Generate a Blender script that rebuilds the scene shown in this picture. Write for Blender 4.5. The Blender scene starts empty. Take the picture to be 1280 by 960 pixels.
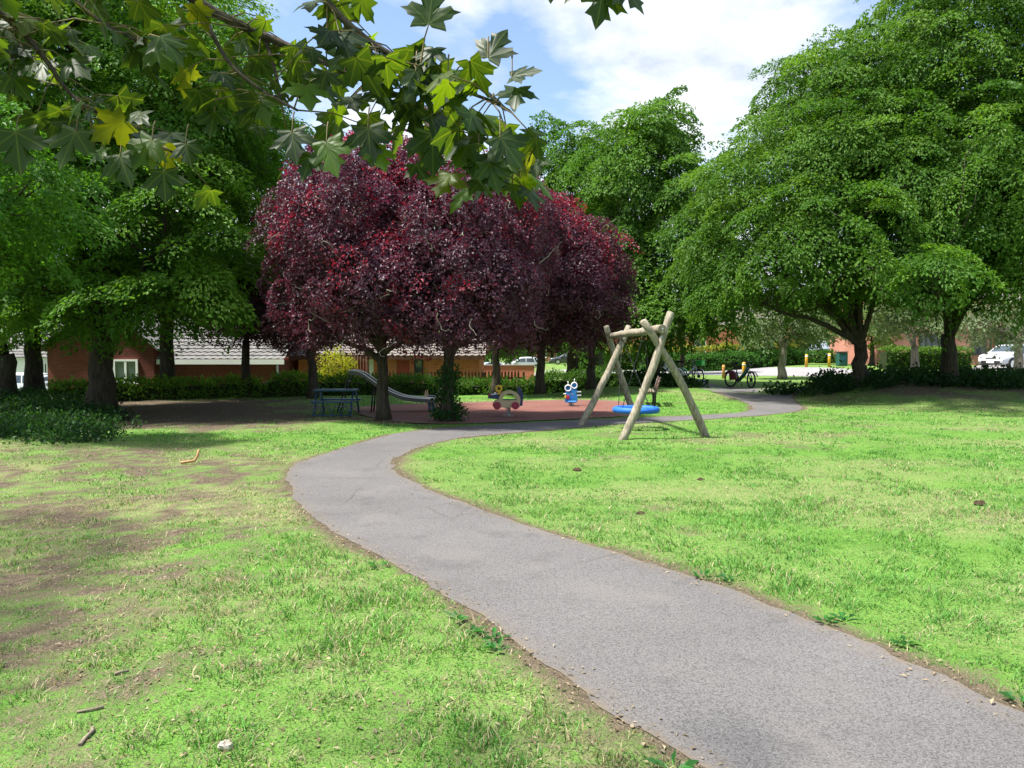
import bpy, math, random
import numpy as np
from mathutils import Vector, Euler
R = math.radians
random.seed(7)
scene = bpy.context.scene
COL = scene.collection
F = 960.0; CAMH = 1.65; HOR = 438.0
PITCH = math.atan((480 - HOR) / F)
cp, sp = math.cos(PITCH), math.sin(PITCH)

# ------------------------------------------------------------------ terrain
def S(t):
    t = np.clip(t, 0, 1)
    return t * t * (3 - 2 * t)

def hgt(x, y):
    x = np.asarray(x, float); y = np.asarray(y, float)
    z = -1.0 * S((y - 28) / 6) * S((4 - x) / 6)
    z = z + 0.5 * S((y - 42) / 14) * S((x - 14) / 10)
    z = z + 0.62 * np.exp(-((y - 28) / 4.2) ** 2) * S((x - 9.6) / 3.2)
    z = z + 0.2 * np.exp(-((x + 8) / 3.2) ** 2 - ((y - 11.5) / 2.4) ** 2)
    z = z + 0.25 * np.exp(-((x - 5.0) / 2.8) ** 2 - ((y - 29) / 3.5) ** 2)
    return z

def hz(x, y):
    return float(hgt(x, y))

def ray(px, py):
    a = (px - 640) / F; b = -(py - 480) / F
    return (a, cp + b * sp, -sp + b * cp)

def at(px, py, Y):
    d = ray(px, py); k = Y / d[1]
    return Vector((d[0] * k, Y, CAMH + d[2] * k))

def G(px, py):
    d = ray(px, py)
    t = 0.5
    while t < 400:
        x, y, z = d[0] * t, d[1] * t, CAMH + d[2] * t
        if z <= hz(x, y):
            lo, hi = t - max(.05, t * .01), t
            for _ in range(20):
                m = (lo + hi) / 2
                if CAMH + d[2] * m <= hz(d[0] * m, d[1] * m): hi = m
                else: lo = m
            return Vector((d[0] * hi, d[1] * hi, hz(d[0] * hi, d[1] * hi)))
        t += max(.05, t * .01)
    return Vector((d[0] * 400, d[1] * 400, 0))

def onground(px, Y):
    x = (px - 640) / F * Y
    return Vector((x, Y, hz(x, Y)))

# ------------------------------------------------------------------ noise in numpy
_rs = np.random.RandomState(11)
_LAT = _rs.rand(256, 256)
def vnoise(x, y):
    xi = np.floor(x).astype(int); yi = np.floor(y).astype(int)
    fx = x - xi; fy = y - yi
    fx = fx * fx * (3 - 2 * fx); fy = fy * fy * (3 - 2 * fy)
    a = _LAT[xi & 255, yi & 255]; b = _LAT[(xi + 1) & 255, yi & 255]
    c = _LAT[xi & 255, (yi + 1) & 255]; d = _LAT[(xi + 1) & 255, (yi + 1) & 255]
    return (a * (1 - fx) + b * fx) * (1 - fy) + (c * (1 - fx) + d * fx) * fy
def fbm(x, y, o=4):
    s = 0; a = .5; t = 0
    for k in range(o):
        s = s + a * vnoise(x * 2 ** k + 17.3 * k, y * 2 ** k + 5.1 * k); t += a; a *= .5
    return s / t

# ------------------------------------------------------------------ node helpers
class NT:
    def __init__(s, name):
        s.m = bpy.data.materials.new(name); s.m.use_nodes = True
        s.t = s.m.node_tree; s.t.nodes.clear()
        s.out = s.t.nodes.new('ShaderNodeOutputMaterial')
    def n(s, typ, ins=None, **kw):
        nd = s.t.nodes.new(typ)
        for k, v in kw.items(): setattr(nd, k, v)
        for k, v in (ins or {}).items():
            if isinstance(v, bpy.types.NodeSocket): s.t.links.new(v, nd.inputs[k])
            else: nd.inputs[k].default_value = v
        return nd
    def link(s, a, b): s.t.links.new(a, b)
    def math(s, op, a, b=0.0, c=None):
        ins = {0: a, 1: b}
        if c is not None: ins[2] = c
        return s.n('ShaderNodeMath', ins, operation=op).outputs[0]
    def mix(s, f, a, b, bt='MIX'):
        nd = s.n('ShaderNodeMix', None, data_type='RGBA', blend_type=bt)
        for i, v in ((0, f), (6, a), (7, b)):
            if isinstance(v, bpy.types.NodeSocket): s.t.links.new(v, nd.inputs[i])
            else: nd.inputs[i].default_value = v
        return nd.outputs[2]
    def noise(s, vec, scale, detail=4, rough=.55, dist=0):
        return s.n('ShaderNodeTexNoise', {'Vector': vec, 'Scale': scale, 'Detail': detail, 'Roughness': rough, 'Distortion': dist}).outputs[0]
    def ramp(s, f, p0, p1, c0=(0, 0, 0, 1), c1=(1, 1, 1, 1)):
        nd = s.n('ShaderNodeValToRGB', {0: f})
        e = nd.color_ramp.elements
        e[0].position = p0; e[1].position = p1; e[0].color = c0; e[1].color = c1
        return nd.outputs[0]
    def obj(s): return s.n('ShaderNodeTexCoord').outputs['Object']
    def pos(s): return s.n('ShaderNodeNewGeometry').outputs['Position']
    def attr(s, nm): return s.n('ShaderNodeAttribute', attribute_name=nm)
    def bump(s, h, strength=.3, dist=.01):
        return s.n('ShaderNodeBump', {'Height': h, 'Strength': strength, 'Distance': dist}).outputs[0]
    def principled(s, col, rough=.6, spec=.4, normal=None, metal=0, coat=0):
        ins = {'Base Color': col, 'Roughness': rough, 'Specular IOR Level': spec, 'Metallic': metal, 'Coat Weight': coat}
        if normal is not None: ins['Normal'] = normal
        b = s.n('ShaderNodeBsdfPrincipled', ins)
        s.link(b.outputs[0], s.out.inputs[0])
        return b

def rgb(r, g, b): return (r, g, b, 1)

def simple(name, c, rough=.5, spec=.4, metal=0, var=.25, scale=6, coat=0):
    t = NT(name); o = t.obj()
    f = t.noise(o, scale, 5)
    col = t.mix(t.ramp(f, .3, .7), rgb(*[max(0, v * (1 - var)) for v in c]), rgb(*[min(1, v * (1 + var)) for v in c]))
    t.principled(col, rough, spec, None, metal, coat)
    return t.m

def leaf_mat(name, tr=.4, trcol=(1.3, 1.5, .5), rough=.45, spec=.35):
    t = NT(name); a = t.attr('tint').outputs['Color']
    b = t.n('ShaderNodeBsdfPrincipled', {'Base Color': a, 'Roughness': rough, 'Specular IOR Level': spec})
    tc = t.mix(1.0, a, rgb(*trcol), 'MULTIPLY')
    tl = t.n('ShaderNodeBsdfTranslucent', {'Color': tc})
    mx = t.n('ShaderNodeMixShader', {0: tr, 1: b.outputs[0], 2: tl.outputs[0]})
    t.link(mx.outputs[0], t.out.inputs[0])
    return t.m

def bark_mat(name, c0, c1, sc=1.0):
    t = NT(name); o = t.obj()
    mp = t.n('ShaderNodeMapping', {'Vector': o, 'Scale': (9 * sc, 9 * sc, 1.6 * sc)}).outputs[0]
    f = t.noise(mp, 1.6, 7, .7, .4)
    big = t.noise(o, 1.3, 3)
    col = t.mix(t.ramp(f, .35, .68), rgb(*c0), rgb(*c1))
    col = t.mix(t.math('MULTIPLY', t.ramp(big, .5, .75), .45), col, rgb(.05, .065, .03))
    t.principled(col, .9, .15, t.bump(f, .9, .03))
    return t.m

def brick_mat(name, c1, c2, mortar=(.42, .38, .33)):
    t = NT(name); o = t.obj()
    sx = t.n('ShaderNodeSeparateXYZ', {0: o})
    v = t.n('ShaderNodeCombineXYZ', {0: t.math('ADD', sx.outputs[0], sx.outputs[1]), 1: sx.outputs[2]}).outputs[0]
    b = t.n('ShaderNodeTexBrick', {'Vector': v, 'Color1': rgb(*c1), 'Color2': rgb(*c2), 'Mortar': rgb(*mortar), 'Scale': 1.0,
            'Mortar Size': .008, 'Brick Width': .225, 'Row Height': .075, 'Bias': -.1})
    big = t.noise(o, .8, 5)
    col = t.mix(t.math('MULTIPLY', t.ramp(big, .42, .75), .45), b.outputs[0], rgb(*[v * .55 for v in c1]))
    t.principled(col, .9, .2, t.bump(b.outputs[1], .4, -.01))
    return t.m

# ------------------------------------------------------------------ materials
M = {}
M['leaf_green'] = leaf_mat('leaf_green', .42, (1.5, 1.5, .6), .55, .22)
M['leaf_purple'] = leaf_mat('leaf_purple', .34, (2.4, .5, .8), .5, .42)
M['bark'] = bark_mat('bark_dark', (.022, .018, .014), (.085, .07, .055))
M['bark_pale'] = bark_mat('bark_pale', (.14, .12, .095), (.33, .30, .25))
M['brick_dark'] = brick_mat('brick_dark_red', (.125, .022, .016), (.17, .036, .024), (.16, .10, .08))
M['brick_orange'] = brick_mat('brick_orange', (.64, .145, .055), (.72, .19, .07))
M['brick_red'] = brick_mat('brick_red', (.40, .13, .09), (.46, .17, .11))
M['white_paint'] = simple('white_paint', (.78, .78, .76), .45, .4, 0, .05, 3)
M['dark_door'] = simple('dark_door_paint', (.03, .028, .03), .4)
M['red_door'] = simple('red_door_paint', (.33, .055, .03), .5)
M['brown_wood'] = simple('brown_wood', (.09, .045, .025), .75, .2, 0, .4, 4)
M['metal_blue'] = simple('blue_metal', (.02, .07, .14), .4, .5)
M['metal_teal'] = simple('teal_paint', (.015, .075, .12), .45, .5)
M['play_blue'] = simple('play_blue', (.02, .17, .42), .45, .5, 0, .15)
M['play_navy'] = simple('play_navy', (.015, .02, .10), .45, .5, 0, .15)
M['play_beige'] = simple('play_beige', (.52, .40, .24), .5, .4, 0, .1)
M['play_maroon'] = simple('play_maroon', (.30, .015, .05), .45, .5, 0, .1)
M['play_yellow'] = simple('play_yellow', (.70, .42, .04), .45, .5, 0, .1)
M['play_white'] = simple('play_white', (.75, .76, .78), .4, .5, 0, .05)
M['play_grey'] = simple('play_grey', (.34, .34, .32), .6)
M['steel'] = simple('brushed_steel', (.62, .63, .66), .3, .5, .85, .08, 12)
M['chute'] = simple('chute_steel', (.075, .078, .085), .42, .5, .3, .1, 12)
M['spring'] = simple('spring_grey', (.38, .38, .38), .4, .5, .4)
M['black_rubber'] = simple('black_rubber', (.018, .018, .018), .75, .3)
M['black_metal'] = simple('black_metal', (.02, .02, .022), .45, .5)
M['bike_green'] = simple('bike_dark_green', (.012, .10, .085), .35, .5, 0, .1)
M['bike_maroon'] = simple('bike_maroon', (.13, .012, .022), .4, .5, 0, .1)
M['lime'] = simple('lime_green_paint', (.05, .55, .09), .4, .5, 0, .1)
M['bollard'] = simple('bollard_yellow', (.70, .36, .035), .5, .4, 0, .12)
M['bollard_wood'] = simple('bollard_orange_brown', (.52, .24, .09), .65, .3, 0, .2)
M['bin_green'] = simple('bin_green', (.012, .07, .055), .5, .4)
M['paper'] = simple('paper', (.42, .36, .31), .8, .2, 0, .08)
M['stick'] = simple('stick_wood', (.36, .21, .10), .8, .2, 0, .3, 9)
M['stick_grey'] = simple('twig_grey', (.20, .165, .125), .85, .2, 0, .3, 14)
M['soil'] = simple('soil', (.055, .038, .024), .95, .1, 0, .4, 20)
M['paint_silver'] = simple('car_silver', (.42, .45, .50), .3, .5, .3, .03, 2, .6)
M['paint_white'] = simple('car_white', (.50, .52, .55), .3, .5, 0, .03, 2, .6)
M['paint_bluegrey'] = simple('car_bluegrey', (.34, .40, .50), .3, .5, .3, .03, 2, .6)
M['paint_dark'] = simple('car_dark', (.06, .065, .08), .3, .5, .3, .05, 2, .6)
M['headlight'] = simple('headlight_glass', (.55, .58, .60), .15, .7, .2, .1)
M['taillight'] = simple('taillight_red', (.45, .02, .02), .25, .6)
M['swing_blue'] = simple('swing_blue_rubber', (.015, .12, .50), .6, .35, 0, .15)
M['rope'] = simple('rope_black', (.03, .03, .035), .9, .2)
M['concrete'] = simple('concrete', (.42, .39, .34), .9, .2, 0, .15, 3)

def _glass():
    t = NT('window_glass'); o = t.obj()
    col = t.mix(t.ramp(t.noise(o, .8, 2), .4, .6), rgb(.02, .03, .035), rgb(.06, .08, .09))
    t.principled(col, .06, .7); return t.m
M['glass'] = _glass()

def _roof(name, c0, c1):
    t = NT(name); o = t.obj()
    f = t.noise(o, 2.5, 6); g = t.noise(o, 25, 3)
    col = t.mix(t.ramp(f, .3, .7), rgb(*c0), rgb(*c1))
    col = t.mix(t.math('MULTIPLY', t.ramp(g, .55, .7), .3), col, rgb(.12, .12, .09))
    t.principled(col, .85, .25); return t.m
M['roof_pale'] = _roof('roof_pale_tiles', (.125, .12, .12), (.19, .185, .18))
M['roof_grey'] = _roof('roof_grey_tiles', (.14, .12, .11), (.21, .18, .165))

def _pole():
    t = NT('weathered_pole'); o = t.obj()
    mp = t.n('ShaderNodeMapping', {'Vector': o, 'Scale': (11, 11, 2.2)}).outputs[0]
    f = t.noise(mp, 2, 7, .65, .5)
    col = t.mix(t.ramp(f, .32, .7), rgb(.11, .092, .065), rgb(.38, .34, .26))
    k = t.ramp(t.noise(o, 5, 2), .62, .72)
    col = t.mix(t.math('MULTIPLY', k, .5), col, rgb(.16, .12, .08))
    t.principled(col, .85, .2, t.bump(f, .6, .01)); return t.m
M['pole'] = _pole()

def _asphalt(name, c0, c1, warm, cracks=True):
    t = NT(name); p = t.pos()
    f = t.noise(p, .55, 5); g = t.noise(p, 170, 2, .6); g2 = t.noise(p, 75, 3, .6)
    col = t.mix(t.ramp(f, .35, .68), rgb(*c0), rgb(*c1))
    col = t.mix(t.math('MULTIPLY', t.ramp(g, .42, .66), .55), col, rgb(*[v * 1.9 for v in c1]))
    col = t.mix(t.math('MULTIPLY', t.ramp(g2, .55, .40), .5), col, rgb(*[v * .45 for v in c0]))
    w = t.ramp(t.noise(p, 1.1, 6, .6), .55, .72)
    col = t.mix(t.math('MULTIPLY', w, .55), col, rgb(*warm))
    st = t.ramp(t.noise(p, 2.3, 5, .6), .56, .66)
    col = t.mix(t.math('MULTIPLY', st, .28), col, rgb(*[v * .6 for v in c0]))
    col = t.mix(t.math('MULTIPLY', t.attr('edge').outputs['Fac'], t.ramp(t.noise(p, 9, 5), .3, .6)), col, rgb(.14, .112, .08))
    hgt_ = g2
    if cracks:
        d = t.n('ShaderNodeMixRGB', {0: .08, 1: p, 2: t.n('ShaderNodeTexNoise', {'Vector': p, 'Scale': 1.7, 'Detail': 5}).outputs[1]}).outputs[0]
        v = t.n('ShaderNodeTexVoronoi', {'Vector': d, 'Scale': .62}, feature='DISTANCE_TO_EDGE').outputs['Distance']
        ck = t.ramp(v, .0012, .005, rgb(1, 1, 1), rgb(0, 0, 0))
        gate = t.ramp(t.noise(p, .45, 3), .49, .58)
        ckf = t.math('MULTIPLY', t.math('MULTIPLY', ck, gate), .55)
        col = t.mix(ckf, col, rgb(.03, .028, .026))
    t.principled(col, .9, .25, t.bump(g, .35, .003)); return t.m
M['path'] = _asphalt('path_asphalt', (.081, .078, .078), (.118, .113, .113), (.142, .13, .12))
M['road'] = _asphalt('road_asphalt', (.19, .18, .185), (.25, .24, .245), (.24, .215, .19), False)
M['play_red'] = _asphalt('play_surface', (.125, .050, .040), (.17, .077, .062), (.16, .095, .07), False)

def _ground():
    t = NT('lawn_ground'); p = t.pos()
    dirt_shade = t.attr('dirt_shade').outputs['Fac']; dry = t.attr('dry').outputs['Fac']
    n1 = t.noise(p, 1.3, 6, .6); n2 = t.noise(p, 14, 5, .65); n3 = t.noise(p, 70, 3, .6)
    gr = t.mix(t.ramp(n1, .3, .7), rgb(.078, .19, .026), rgb(.130, .27, .045))
    gr = t.mix(t.math('MULTIPLY', t.ramp(n2, .45, .7), .5), gr, rgb(.16, .26, .06))
    gr = t.mix(t.math('MULTIPLY', dry, t.ramp(n2, .3, .6)), gr, rgb(.27, .25, .13))
    gr = t.mix(t.math('MULTIPLY', t.ramp(n3, .55, .36), .7), gr, rgb(.045, .065, .02))
    so = t.mix(t.ramp(n2, .3, .7), rgb(.052, .040, .029), rgb(.150, .118, .082))
    so = t.mix(t.math('MULTIPLY', t.ramp(n3, .56, .68), .7), so, rgb(.34, .28, .19))
    k = t.ramp(t.math('ADD', dirt_shade, t.math('MULTIPLY', t.math('SUBTRACT', t.math('MULTIPLY', t.math('ADD', n2, n3), .5), .5), 1.5)), .22, .75)
    col = t.mix(k, gr, so)
    t.principled(col, .95, .1, t.bump(t.math('ADD', n3, n2), .8, .03)); return t.m
M['ground'] = _ground()
M['grass'] = leaf_mat('grass_blade', .3, (1.2, 1.3, .7), .55, .25)

def _maple():
    t = NT('maple_leaf')
    uv = t.n('ShaderNodeUVMap', uv_map='leaf').outputs[0]
    sx = t.n('ShaderNodeSeparateXYZ', {0: uv})
    x = t.math('ABSOLUTE', sx.outputs[0]); y = sx.outputs[1]
    ds = [x]
    for a in (48, 100):
        c, s_ = math.cos(R(a)), math.sin(R(a))
        ds.append(t.math('ABSOLUTE', t.math('SUBTRACT', t.math('MULTIPLY', x, c), t.math('MULTIPLY', y, s_))))
    d = t.math('MINIMUM', t.math('MINIMUM', ds[0], ds[1]), ds[2])
    v = t.ramp(d, .006, .022, rgb(1, 1, 1), rgb(0, 0, 0))
    a = t.attr('tint').outputs['Color']
    f = t.noise(t.obj(), 60, 4)
    a2 = t.mix(t.math('MULTIPLY', f, .35), a, rgb(.04, .07, .01))
    col = t.mix(t.math('MULTIPLY', v, .5), a2, rgb(.10, .15, .03))
    b = t.n('ShaderNodeBsdfPrincipled', {'Base Color': col, 'Roughness': .45, 'Specular IOR Level': .32, 'Normal': t.bump(d, .5, .02)})
    tc = t.mix(1.0, col, rgb(4.4, 3.3, .35), 'MULTIPLY')
    tc = t.mix(t.math('MULTIPLY', v, .45), tc, rgb(.08, .13, .01))
    tl = t.n('ShaderNodeBsdfTranslucent', {'Color': tc})
    mx = t.n('ShaderNodeMixShader', {0: .5, 1: b.outputs[0], 2: tl.outputs[0]})
    t.link(mx.outputs[0], t.out.inputs[0]); return t.m
M['maple'] = _maple()

# ------------------------------------------------------------------ object helpers
def link(o, parent=None):
    COL.objects.link(o)
    if parent is not None: o.parent = parent
    return o

def tag(o, label=None, cat=None, group=None, kind=None):
    if label: o['label'] = label
    if cat: o['category'] = cat
    if group: o['group'] = group
    if kind: o['kind'] = kind
    return o

def thing(name, label, cat, loc=(0, 0, 0), rz=0, group=None):
    o = bpy.data.objects.new(name, None); o.empty_display_size = .2
    o.location = loc; o.rotation_euler = (0, 0, rz)
    return tag(link(o), label, cat, group)

def copy_tree(o, parent=None):
    c = o.copy(); link(c, parent)
    for ch in list(o.children): copy_tree(ch, c)
    return c

class MB:
    def __init__(s): s.v = []; s.f = []; s.sm = []
    def add(s, vs, fs, smooth=False):
        b = len(s.v); s.v += [tuple(v) for v in vs]
        s.f += [tuple(b + i for i in f) for f in fs]; s.sm += [smooth] * len(fs)
        return s
    def box(s, c, d, rz=0, bev=0):
        hx, hy, hz_ = d[0] / 2, d[1] / 2, d[2] / 2
        b = min(bev, hx * .9, hy * .9, hz_ * .9)
        co, si = math.cos(rz), math.sin(rz)
        if b <= 0:
            vs = [(x, y, z) for z in (-hz_, hz_) for x, y in ((-hx, -hy), (hx, -hy), (hx, hy), (-hx, hy))]
            fs = [(3, 2, 1, 0), (4, 5, 6, 7), (0, 1, 5, 4), (1, 2, 6, 5), (2, 3, 7, 6), (3, 0, 4, 7)]
        else:
            vs = []; fs = []
            rings = [(-hz_, b), (-hz_ + b, 0), (hz_ - b, 0), (hz_, b)]
            for z, ins in rings:
                X, Y = hx - ins, hy - ins
                ring = [(-X + b, -Y), (X - b, -Y), (X, -Y + b), (X, Y - b), (X - b, Y), (-X + b, Y), (-X, Y - b), (-X, -Y + b)]
                vs += [(x, y, z) for x, y in ring]
            for k in range(3):
                for i in range(8):
                    j = (i + 1) % 8; fs.append((k * 8 + i, k * 8 + j, k * 8 + 8 + j, k * 8 + 8 + i))
            fs.append(tuple(reversed(range(8)))); fs.append(tuple(range(24, 32)))
        vs = [(c[0] + x * co - y * si, c[1] + x * si + y * co, c[2] + z) for x, y, z in vs]
        return s.add(vs, fs)
    def tube(s, pts, rad, n=8, cap=True, smooth=True):
        pts = [Vector(p) for p in pts]
        if not hasattr(rad, '__len__'): rad = [rad] * len(pts)
        vs = []; fs = []; up = None
        for i, p in enumerate(pts):
            d = (pts[min(i + 1, len(pts) - 1)] - pts[max(i - 1, 0)])
            d = d.normalized() if d.length > 1e-9 else Vector((0, 0, 1))
            if up is None:
                up = Vector((1, 0, 0)) if abs(d.x) < .8 else Vector((0, 1, 0))
            u = (up - d * up.dot(d)).normalized(); w = d.cross(u); up = u
            for k in range(n):
                a = 2 * math.pi * k / n
                vs.append(p + (u * math.cos(a) + w * math.sin(a)) * rad[i])
        for i in range(len(pts) - 1):
            for k in range(n):
                j = (k + 1) % n; fs.append((i * n + k, i * n + j, (i + 1) * n + j, (i + 1) * n + k))
        s.add(vs, fs, smooth)
        if cap:
            b = len(s.v) - len(vs)
            s.f.append(tuple(b + k for k in reversed(range(n)))); s.sm.append(False)
            b2 = b + (len(pts) - 1) * n
            s.f.append(tuple(b2 + k for k in range(n))); s.sm.append(False)
        return s
    def torus(s, c, ax, Rr, r, ns=28, nt=8, sx=1.0):
        ax = Vector(ax).normalized()
        u = ax.orthogonal().normalized(); w = ax.cross(u); c = Vector(c)
        vs = []; fs = []
        for i in range(ns):
            a = 2 * math.pi * i / ns; d = u * math.cos(a) + w * math.sin(a)
            for j in range(nt):
                b = 2 * math.pi * j / nt
                vs.append(c + d * (Rr + r * math.cos(b)) + ax * (r * sx * math.sin(b)))
        for i in range(ns):
            for j in range(nt):
                i2 = (i + 1) % ns; j2 = (j + 1) % nt
                fs.append((i * nt + j, i2 * nt + j, i2 * nt + j2, i * nt + j2))
        return s.add(vs, fs, True)
    def disc(s, c, ax, r, th, n=24):
        ax = Vector(ax).normalized(); c = Vector(c)
        return s.tube([c - ax * th / 2, c + ax * th / 2], [r, r], n)
    def prism(s, poly, o, u, w, th):
        # outline poly in the plane (u, w) at o, extruded by th along u x w (centred)
        o = Vector(o); u = Vector(u); w = Vector(w); nrm = u.cross(w).normalized()
        n = len(poly)
        vs = [o + u * a + w * b - nrm * th / 2 for a, b in poly] + [o + u * a + w * b + nrm * th / 2 for a, b in poly]
        fs = [tuple(reversed(range(n))), tuple(range(n, 2 * n))]
        fs += [(i, (i + 1) % n, n + (i + 1) % n, n + i) for i in range(n)]
        return s.add(vs, fs)
    def build(s, name, m, parent=None, loc=None):
        me = bpy.data.meshes.new(name); me.from_pydata(s.v, [], s.f)
        me.polygons.foreach_set('use_smooth', s.sm); me.materials.append(m); me.update()
        o = bpy.data.objects.new(name, me)
        if loc is not None: o.location = loc
        return link(o, parent)

def bulk(name, m, V, nloop, F_, tint=None, parent=None, loc=None, uv=None, attrs=None, smooth=False):
    """V (n,3); F_ (m,nloop) faces"""
    me = bpy.data.meshes.new(name)
    V = np.ascontiguousarray(V, np.float32); F_ = np.ascontiguousarray(F_, np.int32)
    me.vertices.add(len(V)); me.vertices.foreach_set('co', V.ravel())
    me.loops.add(F_.size); me.loops.foreach_set('vertex_index', F_.ravel())
    me.polygons.add(len(F_)); me.polygons.foreach_set('loop_start', np.arange(0, F_.size, nloop, dtype=np.int32))
    me.update(calc_edges=True)
    me.polygons.foreach_set('use_smooth', np.full(len(F_), smooth))
    if tint is not None:
        a = me.attributes.new('tint', 'FLOAT_COLOR', 'POINT')
        c = np.ones((len(V), 4), np.float32); c[:, :3] = tint
        a.data.foreach_set('color', c.ravel())
    for k, v in (attrs or {}).items():
        a = me.attributes.new(k, 'FLOAT', 'POINT'); a.data.foreach_set('value', np.ascontiguousarray(v, np.float32))
    if uv is not None:
        l = me.uv_layers.new(name='leaf')
        l.data.foreach_set('uv', np.ascontiguousarray(uv[F_.ravel()], np.float32).ravel())
    me.materials.append(m)
    o = bpy.data.objects.new(name, me)
    if loc is not None: o.location = loc
    return link(o, parent)

def unit(a): return a / np.maximum(np.linalg.norm(a, axis=1, keepdims=True), 1e-9)

def leaf_geo(P, D, N, L, W):
    """little folded leaves: (n,3) position, direction, normal; length, width"""
    D = unit(D); N = unit(N - D * np.sum(N * D, 1, keepdims=True)); B = np.cross(N, D)
    L = L[:, None]; W = W[:, None]; n = len(P)
    V = np.empty((n, 4, 3))
    V[:, 0] = P
    V[:, 1] = P + D * L * .5 + B * W * .5 + N * W * .18
    V[:, 2] = P + D * L - N * L * .12
    V[:, 3] = P + D * L * .5 - B * W * .5 + N * W * .18
    i = np.arange(n)[:, None] * 4
    Fc = np.concatenate([i + [[0, 1, 2]], i + [[0, 2, 3]]], 1).reshape(-1, 3)
    return V.reshape(-1, 3), Fc

def field(P, rs, k):
    s = 0
    for _ in range(7):
        w = rs.randn(3) * k; s = s + np.sin(P @ w + rs.rand() * 6.28)
    return s / 2.6

def sprays(rs, lobes, n, rmin=.5, gap=.9, k=1.1, zmin=None, cl=.62):
    """centres of leaf tufts, kept apart from each other, inside ellipsoid lobes (cx,cy,cz,rx,ry,rz), mostly towards their outside"""
    lob = np.array(lobes, float)
    w = (lob[:, 3] * lob[:, 4] * lob[:, 5]) ** (2 / 3); w /= w.sum()
    m = n * 9
    idx = rs.choice(len(lob), m, p=w)
    d = unit(rs.randn(m, 3)); r = (rmin ** 3 + (1 - rmin ** 3) * rs.rand(m)) ** (1 / 3) * (1 + .09 * rs.randn(m))
    P = lob[idx, :3] + d * r[:, None] * lob[idx, 3:]; O = unit(d / lob[idx, 3:])
    keep = field(P, rs, k) < gap + .6
    if zmin is not None: keep &= P[:, 2] > zmin
    P, O = P[keep], O[keep]
    sel = []; sc = np.array([1, 1, 1.6]) / (cl * 1.3)
    for q in range(len(P)):
        if len(sel) >= n: break
        if len(sel) == 0 or np.min((((P[sel] - P[q]) * sc) ** 2).sum(1)) > 1: sel.append(q)
    return P[sel], unit(O[sel] + rs.randn(len(sel), 3) * .25)

def crown(rs, C, O, per, size, thick, L, W, cols, flat=.7, tipc=None, tipp=0.0):
    """each tuft is a ragged cushion of leaves, domed on top and open below; flat: 1 = level layers, 0 = round and any direction"""
    n = len(C)
    sz = size * (.6 + .75 * rs.rand(n))
    cnt = np.maximum(8, (per * (sz / size) ** 2 * (.7 + .5 * rs.rand(n))).astype(int)); rep = np.repeat(np.arange(n), cnt); m = len(rep)
    O = O.copy()
    ax = unit(np.array([[0, 0, 1.0]]) * flat + O * (1.0 - flat * .68) + rs.randn(n, 3) * .12)     # the way the dome faces
    out = O - ax * np.sum(O * ax, 1, keepdims=True); out = unit(out + rs.randn(n, 3) * .05); side = np.cross(ax, out)
    th = rs.rand(m) * 6.2832; rho = np.sqrt(rs.rand(m)); rag = np.zeros(m)
    for q in (2, 3, 5, 8): rag += np.sin(q * th + (rs.rand(n) * 6.28)[rep]) * (.30 / q ** .5)
    rr = rho * (1 + rag * np.clip(rho * 1.3 - .2, 0, 1)) * sz[rep]
    ca, sa = np.cos(th)[:, None], np.sin(th)[:, None]; rr = rr[:, None]; rho = rho[:, None]
    h = (.46 - .16 * flat) * sz[rep][:, None]
    ov, sv, av = out[rep], side[rep], ax[rep]
    dep = np.abs(rs.randn(m, 1)) * thick * sz[rep][:, None]
    hang = np.clip(rho - .6, 0, 1) ** 2 * .55 * sz[rep][:, None]
    lump = (np.sin(th * 3 + (rs.rand(n) * 6)[rep]) * .12)[:, None] * rho * sz[rep][:, None]
    P = C[rep] + ov * (rr * ca * 1.25) + sv * (rr * sa) + av * (h * (1 - rho ** 2) + lump - dep - hang * .5)
    rad = ov * ca + sv * sa
    D = rad * (.8 + .3 * rho) + ov * .55 + rs.randn(m, 3) * (.30 + .5 * (1 - flat)) + np.array([[0, 0, -.12]])
    N = av * 1.0 + rad * .45 * rho + rs.randn(m, 3) * (.30 + .45 * (1 - flat))
    V, Fc = leaf_geo(P, D, N, L * (.6 + .8 * rs.rand(m)), W * (.6 + .8 * rs.rand(m)))
    cols = np.array(cols)
    t = rs.rand(n)[rep] * .6 + rs.rand(m) * .4
    t = t[:, None] * (len(cols) - 1); i0 = np.clip(t.astype(int), 0, len(cols) - 2)[:, 0]; fr = t - i0[:, None]
    col = cols[i0] * (1 - fr) + cols[i0 + 1] * fr
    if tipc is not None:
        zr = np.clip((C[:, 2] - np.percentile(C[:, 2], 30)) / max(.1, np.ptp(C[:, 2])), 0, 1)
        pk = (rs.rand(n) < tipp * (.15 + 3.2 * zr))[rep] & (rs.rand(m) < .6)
        col[pk] = np.array(tipc) * (.6 + .8 * rs.rand(pk.sum(), 1))  # redder upper tufts: new growth, plus sunlight through leaves put into the colour
    return V, Fc, np.repeat(col, 4, 0)

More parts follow.
